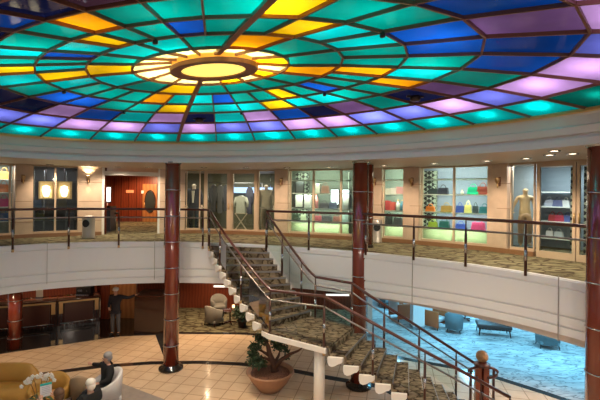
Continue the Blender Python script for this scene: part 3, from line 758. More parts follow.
for z in (.55, 1.05, 1.55, 2.0):
    m = MB(); wbox(m, -25, 9, z-.02, z, .55, 1.1); m.build('shelf', SHELFM, t)
for px, z, c, lab in ((4, 2.0, (.65, .30, .08), 'amber handbag on the top left rack shelf'), (3.5, 1.55, (.55, .16, .05), 'rust handbag on the left rack at eye level'), (4, 1.05, (.60, .06, .22), 'magenta handbag on the left rack above the rail'), (3, .55, (.05, .15, .40), 'royal blue handbag on the left rack below the rail')):
    SHZ.append(z); handbag(px, len(SHZ)-1, 8, 10, c, lab, 'bag', .8)
c = wpt(2, .5); area('window_light', (c.x, c.y, 2.45), .6, 14, LC, (c.x, c.y+.3, 0))
c = wpt(55, .8); area('window_light', (c.x, c.y, 2.45), .8, 7, (.8, .85, 1), (c.x, c.y+.5, 0))
# right hand shop: shelves seen through the glass door
t = thing('shop_rack', (*wpt(556, 2.2).xy, 0), 'white wall shelves seen through the right glass door', 'rack')
for z in (.35, .85, 1.3, 1.75):
    m = MB(); wbox(m, 538, 574, z-.03, z, 1.9, 2.5); m.build('shelf', SHELFM, t)
for px, z, c, w, lab in ((549, 1.3, (.40, .42, .50), 7, 'grey handbag on the door shelves, upper left'), (558, 1.3, (.10, .12, .25), 8, 'navy handbag on the door shelves, upper centre'), (566, 1.3, (.65, .66, .66), 6, 'white handbag on the door shelves, upper end'),
                        (552.5, .85, (.40, .05, .05), 6, 'dark red handbag on the door shelves'), (560, .85, (.50, .05, .10), 7.5, 'crimson handbag beside the dark red one'), (567.5, .85, (.10, .14, .40), 6, 'blue handbag on the door shelves'),
                        (550, .35, (.75, .75, .75), 6, 'white handbag lowest in the glass door'), (559, .35, (.55, .60, .62), 7, 'pale grey handbag lowest in the glass door')):
    SHZ.append(z); handbag(px, len(SHZ)-1, w, 8, c, lab, 'bag', 2.15)
for a, b in ((570.5, 575.8), (584, 592)):
    m = MB(); wbox(m, a, b, .1, 2.36, .12, .15); o = m.build('lattice_screen', LATT); tag(o, 'black lattice screen behind the %s shop door' % ('first' if a < 580 else 'second'), 'screen')
c = wpt(556, 1.4); area('window_light', (c.x, c.y, 2.45), 1.2, 34, LC, (c.x, c.y+.6, 0))
c = wpt(523, .5); area('window_light', (c.x, c.y, 2.45), .5, 12, (1, .9, .75), (c.x, c.y+.2, 0))
c = wpt(240, .9); area('window_light', (c.x, c.y, 2.45), 1.6, 60, (1, .9, .72), (c.x, c.y+.2, 0))
c = wpt(193, .5); area('window_light', (c.x, c.y, 2.45), .4, 7, (1, .92, .75), (c.x, c.y+.1, 0))
c = wpt(267, .5); area('window_light', (c.x, c.y, 2.45), .4, 7, (1, .92, .75), (c.x, c.y+.1, 0))

# ------------------------------------------------------------------ figures
def skin_mesh(name, nodes, edges, m, parent=None, roots=(0,), sub=2, loc=None, rz=0.0):
    """nodes: list of (x,y,z,r) or (x,y,z,rx,ry)"""
    me = bpy.data.meshes.new(name); me.from_pydata([n[:3] for n in nodes], edges, [])
    o = bpy.data.objects.new(name, me); COL.objects.link(o)
    sm = o.modifiers.new('s', 'SKIN'); sm.use_smooth_shade = True
    if not me.skin_vertices: return o
    for i, n in enumerate(nodes):
        r = n[3:] if len(n) > 4 else (n[3], n[3]); me.skin_vertices[0].data[i].radius = r
        me.skin_vertices[0].data[i].use_root = i in roots
    ss = o.modifiers.new('d', 'SUBSURF'); ss.levels = sub; ss.render_levels = sub
    dg = bpy.context.evaluated_depsgraph_get(); ev = o.evaluated_get(dg); m2 = bpy.data.meshes.new_from_object(ev)
    bpy.data.objects.remove(o); m2.materials.clear(); m2.materials.append(m)
    for p in m2.polygons: p.use_smooth = True; p.material_index = 0
    q = bpy.data.objects.new(name, m2); COL.objects.link(q)
    if parent: q.parent = parent
    return q
def with_skin(me):
    pass
def skel(J, extra_edges=()):
    pass
def body_nodes(P):
    """P: dict of joints -> list nodes/edges; fingers as own islands"""
    names = ['pelvis', 'spine', 'chest', 'neck', 'head', 'crown', 'lsh', 'lel', 'lwr', 'lpalm', 'rsh', 'rel', 'rwr', 'rpalm', 'lhip', 'lkn', 'lan', 'ltoe', 'rhip', 'rkn', 'ran', 'rtoe']
    rad = dict(pelvis=(.15, .11), spine=(.14, .105), chest=(.16, .11), neck=(.055, .055), head=(.072, .085), crown=(.075, .088), sh=.06, el=.043, wr=.03, palm=(.036, .022), hip=.088, kn=.058, an=.042, toe=.036)
    nodes = []; ix = {}
    for n in names:
        k = n if n in rad else n[1:]
        r = rad[k]; r = r if isinstance(r, tuple) else (r, r)
        ix[n] = len(nodes); nodes.append((*P[n], *r))
    E = [('pelvis', 'spine'), ('spine', 'chest'), ('chest', 'neck'), ('neck', 'head'), ('head', 'crown')]
    for s in 'lr': E += [('chest', s+'sh'), (s+'sh', s+'el'), (s+'el', s+'wr'), (s+'wr', s+'palm'), ('pelvis', s+'hip'), (s+'hip', s+'kn'), (s+'kn', s+'an'), (s+'an', s+'toe')]
    E = [(ix[a], ix[b]) for a, b in E]; roots = [0]
    # nose
    h = Vector(P['head']); f = Vector(P['face']).normalized()
    i = len(nodes); nodes += [(*(h + f*.06 + Vector((0, 0, .02))), .016, .016), (*(h + f*.105), .012, .014)]; E.append((i, i+1)); roots.append(i)
    sd = Vector((-f.y, f.x, 0))
    for s in (-1, 1):
        i = len(nodes); nodes += [(*(h + sd*s*.06 + Vector((0, 0, .01))), .014, .02), (*(h + sd*s*.085 + Vector((0, 0, .02))), .01, .022)]; E.append((i, i+1)); roots.append(i)
    for s in 'lr':
        w, p = Vector(P[s+'wr']), Vector(P[s+'palm']); d = (p-w).normalized(); a = d.cross(Vector((0, 0, 1)))
        a = a.normalized() if a.length > .1 else Vector((1, 0, 0)); dn_ = d.cross(a).normalized()
        for k, ln in enumerate((.065, .078, .072, .055)):
            b0 = p + a*(k-1.5)*.02; i = len(nodes)
            for fr_, bd in ((0, 0), (.55, .006), (1, .022)):
                q = b0 + d*ln*fr_ - dn_*bd; nodes.append((*q, .0095, .0095))
            E += [(i, i+1), (i+1, i+2)]; roots.append(i)
        i = len(nodes); b0 = w + d*.03 + a*.03*(-1)
        for q in (b0, b0 - a*.025 + d*.03, b0 - a*.035 + d*.06): nodes.append((*q, .0105, .0105))
        E += [(i, i+1), (i+1, i+2)]; roots.append(i)
    return nodes, E, roots, ix
def person(name, P, label, cat, loc, rz, mats, group=None, hair=None, cap=False, top=True):
    nodes, E, roots, ix = body_nodes(P)
    slim = {ix[k] for k in ('pelvis', 'spine', 'chest', 'lsh', 'rsh', 'lhip', 'rhip', 'lel', 'rel', 'lkn', 'rkn')}
    b = skin_mesh(name, [(*n[:3], n[3]*.82, n[4]*.82) if i in slim else n for i, n in enumerate(nodes)], E, mats['skin'], None, roots); b.location = loc; b.rotation_euler = (0, 0, rz); tag(b, label, cat, group)
    def sub(nm, chain, grow, m):
        ns = []; es = []; mp = {}
        for a, c in chain:
            for q in (a, c):
                if q not in mp:
                    mp[q] = len(ns); n = nodes[ix[q]]; g = grow*(1.9 if q in ('chest', 'spine', 'lsh', 'rsh') else 1)
                    ns.append((*n[:3], n[3]*1.08+g, n[4]*1.08+g))
            es.append((mp[a], mp[c]))
        if 'pelvis' in mp and 'spine' in mp:
            pv, sp_, ch, nk = (Vector(P[k]) for k in ('pelvis', 'spine', 'chest', 'neck')); d = (pv-sp_).normalized()
            es.append((mp['pelvis'], len(ns))); ns.append((*(pv + d*.07), .175, .135))
            es.append((mp['chest'], len(ns))); ns.append((*ch.lerp(nk, .72), .085, .08))
        if 'lan' in mp:
            pv, sp_ = Vector(P['pelvis']), Vector(P['spine']); es.append((mp['pelvis'], len(ns))); ns.append((*pv.lerp(sp_, .3), .155, .118))
            for t_ in 'lr':
                kn, an = Vector(P[t_+'kn']), Vector(P[t_+'an']); es.append((mp[t_+'an'], len(ns))); ns.append((*(an + (an-kn).normalized()*.035), .055, .055))
        return skin_mesh(nm, ns, es, m, b, (0,))
    sub('sweater', [('pelvis', 'spine'), ('spine', 'chest')] + [x for s in 'lr' for x in (('chest', s+'sh'), (s+'sh', s+'el'), (s+'el', s+'wr'))], .014, mats['top'])
    sub('trousers', [x for s in 'lr' for x in (('pelvis', s+'hip'), (s+'hip', s+'kn'), (s+'kn', s+'an'))], .011, mats['legs'])
    for s in 'lr':
        a, t_ = Vector(P[s+'an']), Vector(P[s+'toe']); d = (t_-a).normalized()
        skin_mesh('shoe', [(*(a - Vector((0, 0, .03)) - d*.03), .05, .045), (*(a.lerp(t_, .6)), .048, .04), (*(t_ + d*.03), .044, .034)], [(0, 1), (1, 2)], mats['shoe'], b)
    h, cw = Vector(P['head']), Vector(P['crown']); f = Vector(P['face']).normalized()
    sd = Vector((-f.y, f.x, 0))
    for s in (-1, 1):
        MB().ball(h + f*.083 + sd*s*.03 + Vector((0, 0, .035)), .011, 5).build('eye', BLACK, b, True)
    MB().ball(h + f*.088 - Vector((0, 0, .035)), .02, 5, sc=(1.2, .8, .35)).build('mouth', mat('lips', (.35, .10, .09), .5), b, True)
    if hair:
        q = MB(); q.ball(cw - f*.02 + Vector((0, 0, .02)), .105, 9, sc=(.95, 1.0, .85)); q.ball(h - f*.05 + Vector((0, 0, .03)), .092, 8, sc=(1, 1, 1.1*mats.get('hl', 1)))
        q.build('hair', hair, b, True)
    if cap:
        q = MB(); q.ball(cw + Vector((0, 0, .03)), .108, 9, sc=(1, 1.05, .8)); bb = cw + f*.12 + Vector((0, 0, .03))
        q.ball(bb, .075, 8, sc=(1.1, 1.0, .16)); q.build('cap', mat('cap_white', (.80, .76, .72), .7), b, True)
    return b
STAND = dict(pelvis=(0, 0, .95), spine=(0, .01, 1.14), chest=(0, .01, 1.33), neck=(0, 0, 1.49), head=(0, -.02, 1.58), crown=(0, -.01, 1.66), face=(0, -1, 0),
             lsh=(.185, .01, 1.41), lel=(.25, .02, 1.13), lwr=(.24, -.10, .92), lpalm=(.23, -.15, .86), rsh=(-.185, .01, 1.41), rel=(-.25, .04, 1.14), rwr=(-.20, -.13, 1.02), rpalm=(-.16, -.18, .98),
             lhip=(.09, 0, .90), lkn=(.11, -.03, .50), lan=(.11, .02, .09), ltoe=(.13, -.13, .04), rhip=(-.09, 0, .90), rkn=(-.11, -.03, .50), ran=(-.11, .02, .09), rtoe=(-.13, -.13, .04))
SIT = dict(pelvis=(0, 0, .50), spine=(0, .04, .68), chest=(0, .07, .88), neck=(0, .06, 1.05), head=(0, .03, 1.14), crown=(0, .04, 1.22), face=(0, -1, 0),
           lsh=(.185, .06, .97), lel=(.30, -.02, .74), lwr=(.24, -.22, .70), lpalm=(.20, -.29, .69), rsh=(-.185, .06, .97), rel=(-.30, -.02, .74), rwr=(-.24, -.22, .70), rpalm=(-.20, -.29, .69),
           lhip=(.10, -.02, .48), lkn=(.13, -.44, .50), lan=(.13, -.52, .09), ltoe=(.14, -.66, .04), rhip=(-.10, -.02, .48), rkn=(-.13, -.44, .50), ran=(-.13, -.50, .09), rtoe=(-.14, -.64, .04))
NAVY = mat('navy_knit', (.014, .014, .022), .9); JEANS = mat('grey_jeans', (.07, .07, .085), .9); SHOE = mat('black_shoe', (.01, .01, .01), .4)
BLKCL = mat('black_cloth', (.010, .010, .012), .9); GREYH = mat('grey_hair', (.28, .27, .27), .8); WHITEH = mat('white_hair', (.72, .68, .62), .8); BRNH = mat('brown_hair', (.09, .045, .025), .7)
# the man standing by the dark counter
pf = on(115.5, 334.5, ZL)
P = dict(STAND); P.update(lsh=(.185, .01, 1.41), lel=(.46, .04, 1.36), lwr=(.72, .05, 1.47), lpalm=(.79, .05, 1.49), head=(.0, -.02, 1.58))
person('person', P, 'man in white cap, dark sweater and grey jeans standing with one arm outstretched', 'person', pf, 0.0, dict(skin=SKIN, top=NAVY, legs=JEANS, shoe=SHOE), cap=True)

# mannequins in the shop windows
def mannequin(px, py0, py1, back_, label, skinm, cloth, legs, rz=0.0, pose=None):
    p = wpt(px, back_); z0 = wz(px, py1, back_); z1 = wz(px, py0, back_); s = (z1-z0)/1.76
    P = dict(STAND); P.update(lwr=(.27, .0, .90), lpalm=(.27, -.02, .83), rwr=(-.27, 0, .90), rpalm=(-.27, -.02, .83))
    if pose: P.update(pose)
    nodes, E, roots, ix = body_nodes(P)
    b = skin_mesh('mannequin', nodes, E, skinm, None, roots); b.location = (p.x, p.y, z0); b.scale = (s, s, s); b.rotation_euler = (0, 0, rz); tag(b, label, 'mannequin')
    def sub(nm, chain, grow, m):
        ns = []; es = []; mp = {}
        for a, c in chain:
            for q in (a, c):
                if q not in mp:
                    mp[q] = len(ns); n = nodes[ix[q]]; g = grow*(1.9 if q in ('chest', 'spine', 'lsh', 'rsh') else 1)
                    ns.append((*n[:3], n[3]*1.08+g, n[4]*1.08+g))
            es.append((mp[a], mp[c]))
        if 'pelvis' in mp and 'spine' in mp:
            pv, sp_, ch, nk = (Vector(P[k]) for k in ('pelvis', 'spine', 'chest', 'neck')); d = (pv-sp_).normalized()
            es.append((mp['pelvis'], len(ns))); ns.append((*(pv + d*.07), .175, .135))
            es.append((mp['chest'], len(ns))); ns.append((*ch.lerp(nk, .72), .085, .08))
        if 'lan' in mp:
            pv, sp_ = Vector(P['pelvis']), Vector(P['spine']); es.append((mp['pelvis'], len(ns))); ns.append((*pv.lerp(sp_, .3), .155, .118))
            for t_ in 'lr':
                kn, an = Vector(P[t_+'kn']), Vector(P[t_+'an']); es.append((mp[t_+'an'], len(ns))); ns.append((*(an + (an-kn).normalized()*.035), .055, .055))
        return skin_mesh(nm, ns, es, m, b, (0,))
    if cloth: sub('jacket', [('pelvis', 'spine'), ('spine', 'chest')] + [x for t_ in 'lr' for x in (('chest', t_+'sh'), (t_+'sh', t_+'el'), (t_+'el', t_+'wr'))], .02, cloth)
    if legs: sub('trousers', [x for t_ in 'lr' for x in (('pelvis', t_+'hip'), (t_+'hip', t_+'kn'), (t_+'kn', t_+'an'))], .025, legs)
    MB().box((0, 0, -z0/s/2+.0) if False else (0, 0, -.02), (.5, .5, .04)).build('base_plate', STEEL, b, True)
    if z0 > .05: MB().box((0, 0, (-z0/s)/2 - .02), (.55, .55, max(.02, z0/s-.04))).build('plinth', WHITE, b, True)
    return b
GOLDM = mat('gold_mannequin', (.72, .52, .30), .35, .2); PALEM = mat('pale_mannequin', (.70, .58, .46), .5)
mb_ = mannequin(194, 181, 231, .45, 'mannequin in a dark jacket and light shirt behind the window', PALEM, mat('mann_jacket', (.03, .032, .04), .9), mat('mann_trousers', (.04, .04, .045), .9))
MB().hexa([Vector(v) for v in ((-.05, -.17, 1.42), (.05, -.17, 1.42), (.02, -.19, 1.0), (-.02, -.19, 1.0))], [Vector(v) for v in ((-.05, -.13, 1.42), (.05, -.13, 1.42), (.02, -.14, 1.0), (-.02, -.14, 1.0))]).build('shirt', mat('shirt_white', (.75, .70, .60), .8), mb_, True)
mannequin(266, 182, 231, .45, 'mannequin in a beige outfit behind the window right of the doors', PALEM, mat('beige_cloth', (.40, .34, .25), .9), mat('beige_cloth2', (.46, .40, .30), .9))
mannequin(525, 185, 246, .6, 'golden mannequin with a bag on its arm in the right window', GOLDM, None, mat('gold_skirt', (.50, .33, .20), .6), -.3, dict(rel=(-.30, .04, 1.14), rwr=(-.36, -.12, 1.0), rpalm=(-.37, -.17, .97)))

# garments in the boutique
def garment(px, py0, py1, wpx, back_, color, label, sleeves=True):
    p = wpt(px, back_); k = p.y/F; z1 = wz(px, py0, back_); z0 = wz(px, py1, back_); h = z1-z0; w = wpx*k
    t = thing('garment', (p.x, p.y, z0), label, 'garment', 'garments hanging in the boutique', wframe(px-2, px+2)[5])
    m = goods_mat(color, .9); q = MB()
    q.hexa([Vector((x*w, -.07, z*h)) for x, z in ((-.36, 0), (.36, 0), (.32, .55), (.42, .93), (.12, 1), (-.12, 1), (-.42, .93), (-.32, .55))],
           [Vector((x*w, .07, z*h)) for x, z in ((-.36, 0), (.36, 0), (.32, .55), (.42, .93), (.12, 1), (-.12, 1), (-.42, .93), (-.32, .55))]); q.build('body', m, t, True)
    if sleeves:
        for s in (-1, 1): MB().tube([(s*w*.38, 0, h*.88), (s*w*.52, 0, h*.60), (s*w*.54, -.03, h*.36)], [.07, .06, .05], 8).build('sleeve', m, t, True)
    MB().tube([(-w*.3, 0, h*.97), (0, 0, h*1.03), (w*.3, 0, h*.97)], .01, 6).build('hanger', STEEL, t, True)
    return t
t = thing('clothes_rack', (*wpt(232, 2.0).xy, 0), 'steel clothes rail across the back of the boutique', 'clothes rack')
zr = wz(230, 183, 2.0)
A, B = wpt(208, 2.0), wpt(262, 2.0)
MB().tube([(A.x, A.y, zr), (B.x, B.y, zr)], .018, 8).build('rail', STEEL, t)
for q in (A, B): MB().tube([(q.x, q.y, 0), (q.x, q.y, zr)], .018, 8).build('upright', STEEL, t)
for a in ((213.5, 185, 212, 7, 2.0, (.035, .032, .03), 'black coat leftmost on the boutique rail'), (220, 185, 213, 7, 2.0, (.06, .055, .05), 'charcoal jacket second on the boutique rail'),
          (226, 185, 211, 6, 2.0, (.03, .03, .035), 'black jacket third on the boutique rail by the door post'), (249.5, 187, 214, 6, 2.0, (.05, .05, .08), 'navy jacket on the boutique rail behind the right door')): garment(*a)
g = garment(241, 196, 213, 14, 1.3, (.36, .36, .29), 'pale olive sailor top on a crossed leg display stand')
p = wpt(241, 1.3); zz = wz(241, 213, 1.3); t = thing('display_stand', (p.x, p.y, 0), 'wooden crossed leg display stand under the sailor top', 'stand', rz=wframe(238, 244)[5])
for s in (-1, 1): MB().bar([(s*.30, 0, 0), (-s*.30, .02*s, zz*.98)], .035, .035).build('leg', mat('stand_wood', (.55, .45, .33), .5), t, True)
MB().box((0, 0, zz-.01), (.5, .16, .02)).build('top_board', mat('stand_wood', (.55, .45, .33), .5), t, True)
# blue lit header band above the racks
m = MB(); wbox(m, 232, 272, wz(250, 193, 2.6), wz(250, 187.5, 2.6), 2.6, 2.66); a, b = wpt(234, 2.63), wpt(270, 2.63); zl = wz(250, 187.5, 2.6)
o = m.build('light_box', mat('blue_box', (.3, .45, .8), .4, emit=(.38, .58, 1), estr=1.1)); tag(o, 'long pale blue lit light box at the back of the boutique', 'light box')
for q in (a, b): MB().tube([(q.x, q.y, zl-.01), (q.x, q.y, ZC)], .012, 6).build('hanger', STEEL, o)

# sconces on the pilasters
def sconce(px, py, lit, label):
    p = wpt(px, -.05); z = wz(px, py); d = wframe(px-2, px+2)
    t = thing('wall_sconce', (p.x, p.y, z), label, 'wall lamp', 'wall sconces on the pilasters', d[5])
    MB().rbox((0, -.02, -.02), (.10, .04, .26), .015).build('back_plate', BRONZE, t, True)
    MB().lathe([(.03, -.06), (.05, -.03), (.075, .07), (.07, .08)], (0, -.10, 0), 14).build('cup', BRASS, t, True)
    MB().tube([(0, -.03, -.02), (0, -.10, -.05), (0, -.10, -.02)], .012, 6).build('arm', BRONZE, t, True)
    MB().lathe([(.012, -.20), (.025, -.17), (.02, -.06)], (0, -.10, 0), 10).build('finial', BRASS, t, True)
    if lit:
        MB().lathe([(.05, .07), (.05, .085)], (0, -.10, 0), 12).build('bulb', mat('bulb_glow', (1, .9, .7), .3, emit=(1, .8, .5), estr=14), t, True)
        w = p - d[3]*.12
        spot('sconce_light', (w.x, w.y, z+.13), (p.x+d[3].x*.1, p.y+d[3].y*.1, z+.75), 22, (1, .70, .40), 2.0, .7, .02)
        spot('sconce_light', (w.x, w.y, z-.22), (p.x+d[3].x*.1, p.y+d[3].y*.1, z-1.0), 5, (1, .70, .40), 1.2, .8, .02)
sconce(22.5, 178, False, 'unlit wall sconce on the pilaster at the far left')
sconce(88, 178, True, 'lit wall sconce glowing on the pilaster left of the entrance')
sconce(281.5, 181, False, 'unlit wall sconce right of the boutique doors')
sconce(374.5, 181, False, 'unlit wall sconce half hidden beside the landing column')
sconce(412, 181, False, 'unlit wall sconce between two lit handbag windows')
sconce(499, 181, False, 'unlit wall sconce on the pilaster left of the golden mannequin')

# litter bins with a round hole
def bin_(px, py, label):
    q = on(px, py, 0) if px < 200 else wpt(px, -.35); q.z = 0
    t = thing('litter_bin', q, label, 'bin', 'grey litter bins by the pilasters')
    MB().lathe([(.21, 0), (.21, .04), (.20, .05), (.20, .70), (.17, .76), (.08, .79)], (0, 0, 0), 24).build('bin_body', mat('bin_grey', (.42, .38, .34), .35, .5), t, True)
    q2 = MB(); n = 16
    q2.add([(.115*math.cos(2*math.pi*k/n), -.185-.02, .52+.13*math.sin(2*math.pi*k/n)) for k in range(n)] + [(.115*math.cos(2*math.pi*k/n), -.12, .52+.13*math.sin(2*math.pi*k/n)) for k in range(n)],
           [tuple(range(n)), tuple(range(n, 2*n))] + [(k, (k+1) % n, n+(k+1) % n, n+k) for k in range(n)]); q2.build('hole', BLACK, t, True)
bin_(88.5, 238.2, 'grey litter bin with a dark hole below the lit sconce')
bin_(376, 242, 'grey litter bin beside the landing column on the upper deck')

# ------------------------------------------------------------------ entrance hall behind the left pilasters
ENT = wpt(104), wpt(159)
A0, A1 = ENT
ye = 22.4
mb = MB(); a = at(100, 215, ye); b = at(168, 215, ye); mb.box(((a.x+b.x)/2, ye+.1, 1.26), (b.x-a.x, .2, 2.52)); struct('wall_entrance', mb, WOODRED)
mb = MB(); q0, q1 = A0 + Vector((-.05, .3, 0)), at(101.5, 215, ye); q1.z = 0
mb.hexa([q0, q1, q1+Vector((-.15, 0, 0)), q0+Vector((-.15, 0, 0))], [v+Vector((0, 0, ZC)) for v in (q0, q1, q1+Vector((-.15, 0, 0)), q0+Vector((-.15, 0, 0)))]); struct('wall_left', mb, WOODRED)
mb = MB(); q0, q1 = A1 + Vector((.05, .3, 0)), at(158, 215, ye); q1.z = 0
mb.hexa([q0, q1, q1+Vector((.15, 0, 0)), q0+Vector((.15, 0, 0))], [v+Vector((0, 0, ZC)) for v in (q0, q1, q1+Vector((.15, 0, 0)), q0+Vector((.15, 0, 0)))]); struct('wall_right', mb, PANELM)
mb = MB(); wbox(mb, 103, 159, wz(130, 175.5), wz(130, 171.5), .1, .3); struct('trim_10', mb, WHITE)
mb = MB(); wbox(mb, 102, 104.3, 0, ZC, -.06, .2); wbox(mb, 157.5, 159.5, 0, ZC, -.06, .2); struct('trim_11', mb, WHITE)
# wooden door with an oval pane
def ept(px, py, dy=0.0): return at(px, py, ye - .03 - dy)
a, b = ept(143, 184), ept(157, 222); zt_ = a.z
mb = MB(); mb.box(((a.x+b.x)/2, ye-.04, zt_/2), (b.x-a.x, .08, zt_)); od = struct('door_5', mb, WOODOR)
oc = ept(150.5, 201.5); n = 24
mb = MB(); mb.add([(oc.x+.26*math.cos(2*math.pi*k/n), ye-.10, oc.z+.58*math.sin(2*math.pi*k/n)) for k in range(n)] + [(oc.x+.26*math.cos(2*math.pi*k/n), ye-.06, oc.z+.58*math.sin(2*math.pi*k/n)) for k in range(n)],
                  [tuple(range(n)), tuple(range(n, 2*n))] + [(k, (k+1) % n, n+(k+1) % n, n+k) for k in range(n)])
part_struct('oval_pane', mb, mat('oval_glass', (.03, .04, .04), .08, spec=.8), od)
mb = MB(); mb.tube([(oc.x+.29*math.cos(2*math.pi*k/n), ye-.09, oc.z+.61*math.sin(2*math.pi*k/n)) for k in range(n+1)], .03, 6); part_struct('oval_frame', mb, WOODDK, od)
mb = MB(); h_ = ept(145, 207); mb.tube([(h_.x, ye-.12, h_.z), (h_.x, ye-.12, h_.z+.25)], .02, 6); mb.build('door_handle', BRASS, od)
# a second pair of panel joints
mb = MB()
for px in (114, 121, 128, 136):
    q = ept(px, 200); mb.box((q.x, ye-.005, 1.2), (.02, .02, 2.4))
struct('trim_12', mb, WOODDK)
q = ept(130, 191.5); t = thing('wall_sign', (q.x, q.y, q.z), 'small orange red lit oval plaque on the red wooden wall', 'sign')
MB().rbox((0, -.02, 0), (.42, .04, .16), .03).build('plaque', mat('plaque', (.5, .12, .05), .5, emit=(1, .25, .08), estr=.7), t, True)
q = ept(143, 192); t = thing('notice', (q.x, q.y-.08, q.z), 'small white notice beside the oval paned door', 'notice'); MB().box((0, 0, 0), (.12, .02, .16)).build('sheet', WHITE, t, True)
# TV screen and desk
q = at(107.5, 194.5, 18.5)
t = thing('television', (q.x, q.y, 0), 'bright white television screen on a stand inside the entrance', 'television')
MB().rbox((q.x, q.y, q.z), (.36, .06, .74), .02).build('bezel', BLACK, t)
MB().box((q.x, q.y-.035, q.z), (.30, .01, .64)).build('screen', mat('screen', (.7, .85, 1), .3, emit=(.75, .88, 1), estr=1.6), t)
MB().tube([(q.x, q.y, 0), (q.x, q.y, q.z-.3)], .04, 8).build('stand', DKMET, t); MB().lathe([(.28, 0), (.28, .03)], (q.x, q.y, 0), 20).build('base', DKMET, t)
q = at(108.8, 222, 16.9)
t = thing('reception_desk', (q.x, q.y, 0), 'dark reception desk in front of the television', 'desk')
MB().box((q.x, q.y, .5), (.34, .5, .98)).build('body', mat('desk_blue', (.025, .03, .045), .3), t); MB().box((q.x, q.y, 1.01), (.38, .56, .04)).build('top', BLKGL, t)
q = at(114, 222, 17.2); t = thing('bar_stool', (q.x, q.y, 0), 'dark stool beside the reception desk', 'stool')
MB().lathe([(.17, .68), (.18, .74), (.15, .76)], (q.x, q.y, 0), 16).build('seat', BLACK, t)
for dx in (-.12, .12):
    for dy in (-.12, .12): MB().tube([(q.x+dx*1.3, q.y+dy*1.3, 0), (q.x+dx, q.y+dy, .69)], .016, 6).build('leg', STEEL, t)
for x, y_, P_ in ((-8.3, 18.2, 170), (-8.2, 20.9, 220)):
    spot('hall_light', (x, y_, ZC-.05), (x, y_+1.2, 0), P_, (1, .62, .36), 2.4)

# ------------------------------------------------------------------ recessed ceiling lights
DLM = mat('downlight_glow', (1, .9, .75), .3, emit=(1, .82, .58), estr=6)
for px, Y, P_, lab in ((50, 14.0, 60, 'round recessed ceiling light above the lantern window'), (93, 14.3, 50, 'round recessed ceiling light above the lit sconce pilaster'), (118, 15.0, 50, 'round recessed ceiling light left over the entrance'), (148.5, 15.0, 60, 'round recessed ceiling light right over the entrance'),
                       (204, 14.7, 60, 'round recessed ceiling light above the dark jacket mannequin'), (246, 14.6, 60, 'round recessed ceiling light above the boutique doors'), (287, 14.3, 60, 'round recessed ceiling light right of the boutique'),
                       (329, 13.8, 50, 'round recessed ceiling light over the black and white display'), (384, 12.8, 60, 'round recessed ceiling light just right of the landing column'), (434, 11.8, 60, 'round recessed ceiling light over the lattice shelving'),
                       (487, 10.7, 60, 'round recessed ceiling light over the green handbag'), (526, 9.9, 50, 'round recessed ceiling light above the golden mannequin'), (549.5, 9.0, 40, 'round recessed ceiling light left of the brightest one on the right'), (572.5, 8.7, 70, 'brightest round recessed ceiling light near the right column'), (554, 8.2, 30, 'small recessed ceiling light nearest the dome edge')):
    p = at(px, 165, Y); p.z = ZC
    t = thing('ceiling_light', p, lab, 'ceiling light', 'recessed ceiling lights over the upper deck')
    MB().lathe([(.075, -.004), (.115, -.018), (.12, .002)], (0, 0, 0), 20).build('trim_ring', STEEL, t, True)
    MB().lathe([(.001, -.008), (.075, -.008), (.075, .002)], (0, 0, 0), 20).build('lamp', DLM, t, True)
    spot('downlight', (p.x, p.y, ZC-.03), (p.x, p.y+.7, 0), P_*2.0, LW, 2.2, .7, .06)

# ------------------------------------------------------------------ lower deck: walls
mb = MB(); a, b = at(168, 300, 18.9), at(352, 300, 18.9); mb.box(((a.x+b.x)/2, 19.0, ZL+1.27), (b.x-a.x, .2, 2.54)); struct('wall_wood', mb, WOODRED)
mb = MB(); a, b = at(-40, 300, 20), at(168, 300, 20); mb.box(((a.x+b.x)/2, 20.6, ZL+1.27), (b.x-a.x+1, .2, 2.54)); struct('wall_bar', mb, WOODRED)
mb = MB(); mb.box((9, 27, ZL+1.27), (16, .2, 2.54)); mb.box((17, 19, ZL+1.27), (.2, 16, 2.54)); struct('wall_lounge', mb, mat('lounge_wall', (.45, .45, .45), .7))
a, b = at(107, 300, 17.2), at(136, 300, 17.2)
mb = MB(); mb.box(((a.x+b.x)/2, 17.25, ZL+1.26), (b.x-a.x, .12, 2.5)); struct('wall_panel', mb, WOODOR)
a, b = at(100, 300, 17.0), at(108, 300, 17.0)
mb = MB(); mb.box(((a.x+b.x)/2, 17.2, ZL+1.26), (b.x-a.x, .3, 2.5)); struct('wall_pier', mb, WOODRED)
for px0, px1, py, lab in ((326, 349, 294.5, 'thin white lit wall lamp strip on the red wood wall behind the landing'), (214, 231, 286, 'thin white lit wall lamp strip on the red wood wall above the grey armchairs')):
    a, b = at(px0, py, 18.85), at(px1, py, 18.85)
    t = thing('wall_lamp', ((a.x+b.x)/2, 18.85, a.z), lab, 'wall lamp')
    MB().box((0, -.02, 0), (b.x-a.x, .10, .08)).build('lens', mat('strip_glow', (1, .95, .9), .4, emit=(1, .9, .82), estr=.9), t, True); MB().box((0, .01, .06), (b.x-a.x+.05, .14, .04)).build('cover', STEEL, t, True)

for px0, px1, nm, lab in ((360, 372, 'pillar', 'square white pillar of the lounge seen behind the landing'), (413, 424.5, 'pillar', 'square white pillar standing in the blue lit lounge')):
    pyb = 336 if px0 < 400 else 329.5
    a, b = on(px0, pyb, ZL), on(px1, pyb, ZL); w = b.x-a.x
    t = thing('pillar', ((a.x+b.x)/2, a.y+w/2, ZL), lab, 'pillar', kind='thing')
    MB().box((0, 0, 1.26), (w, w, 2.48)).build('shaft', WHITE, t, True); MB().box((0, 0, .06), (w+.03, w+.03, .12)).build('base', STEEL, t, True)

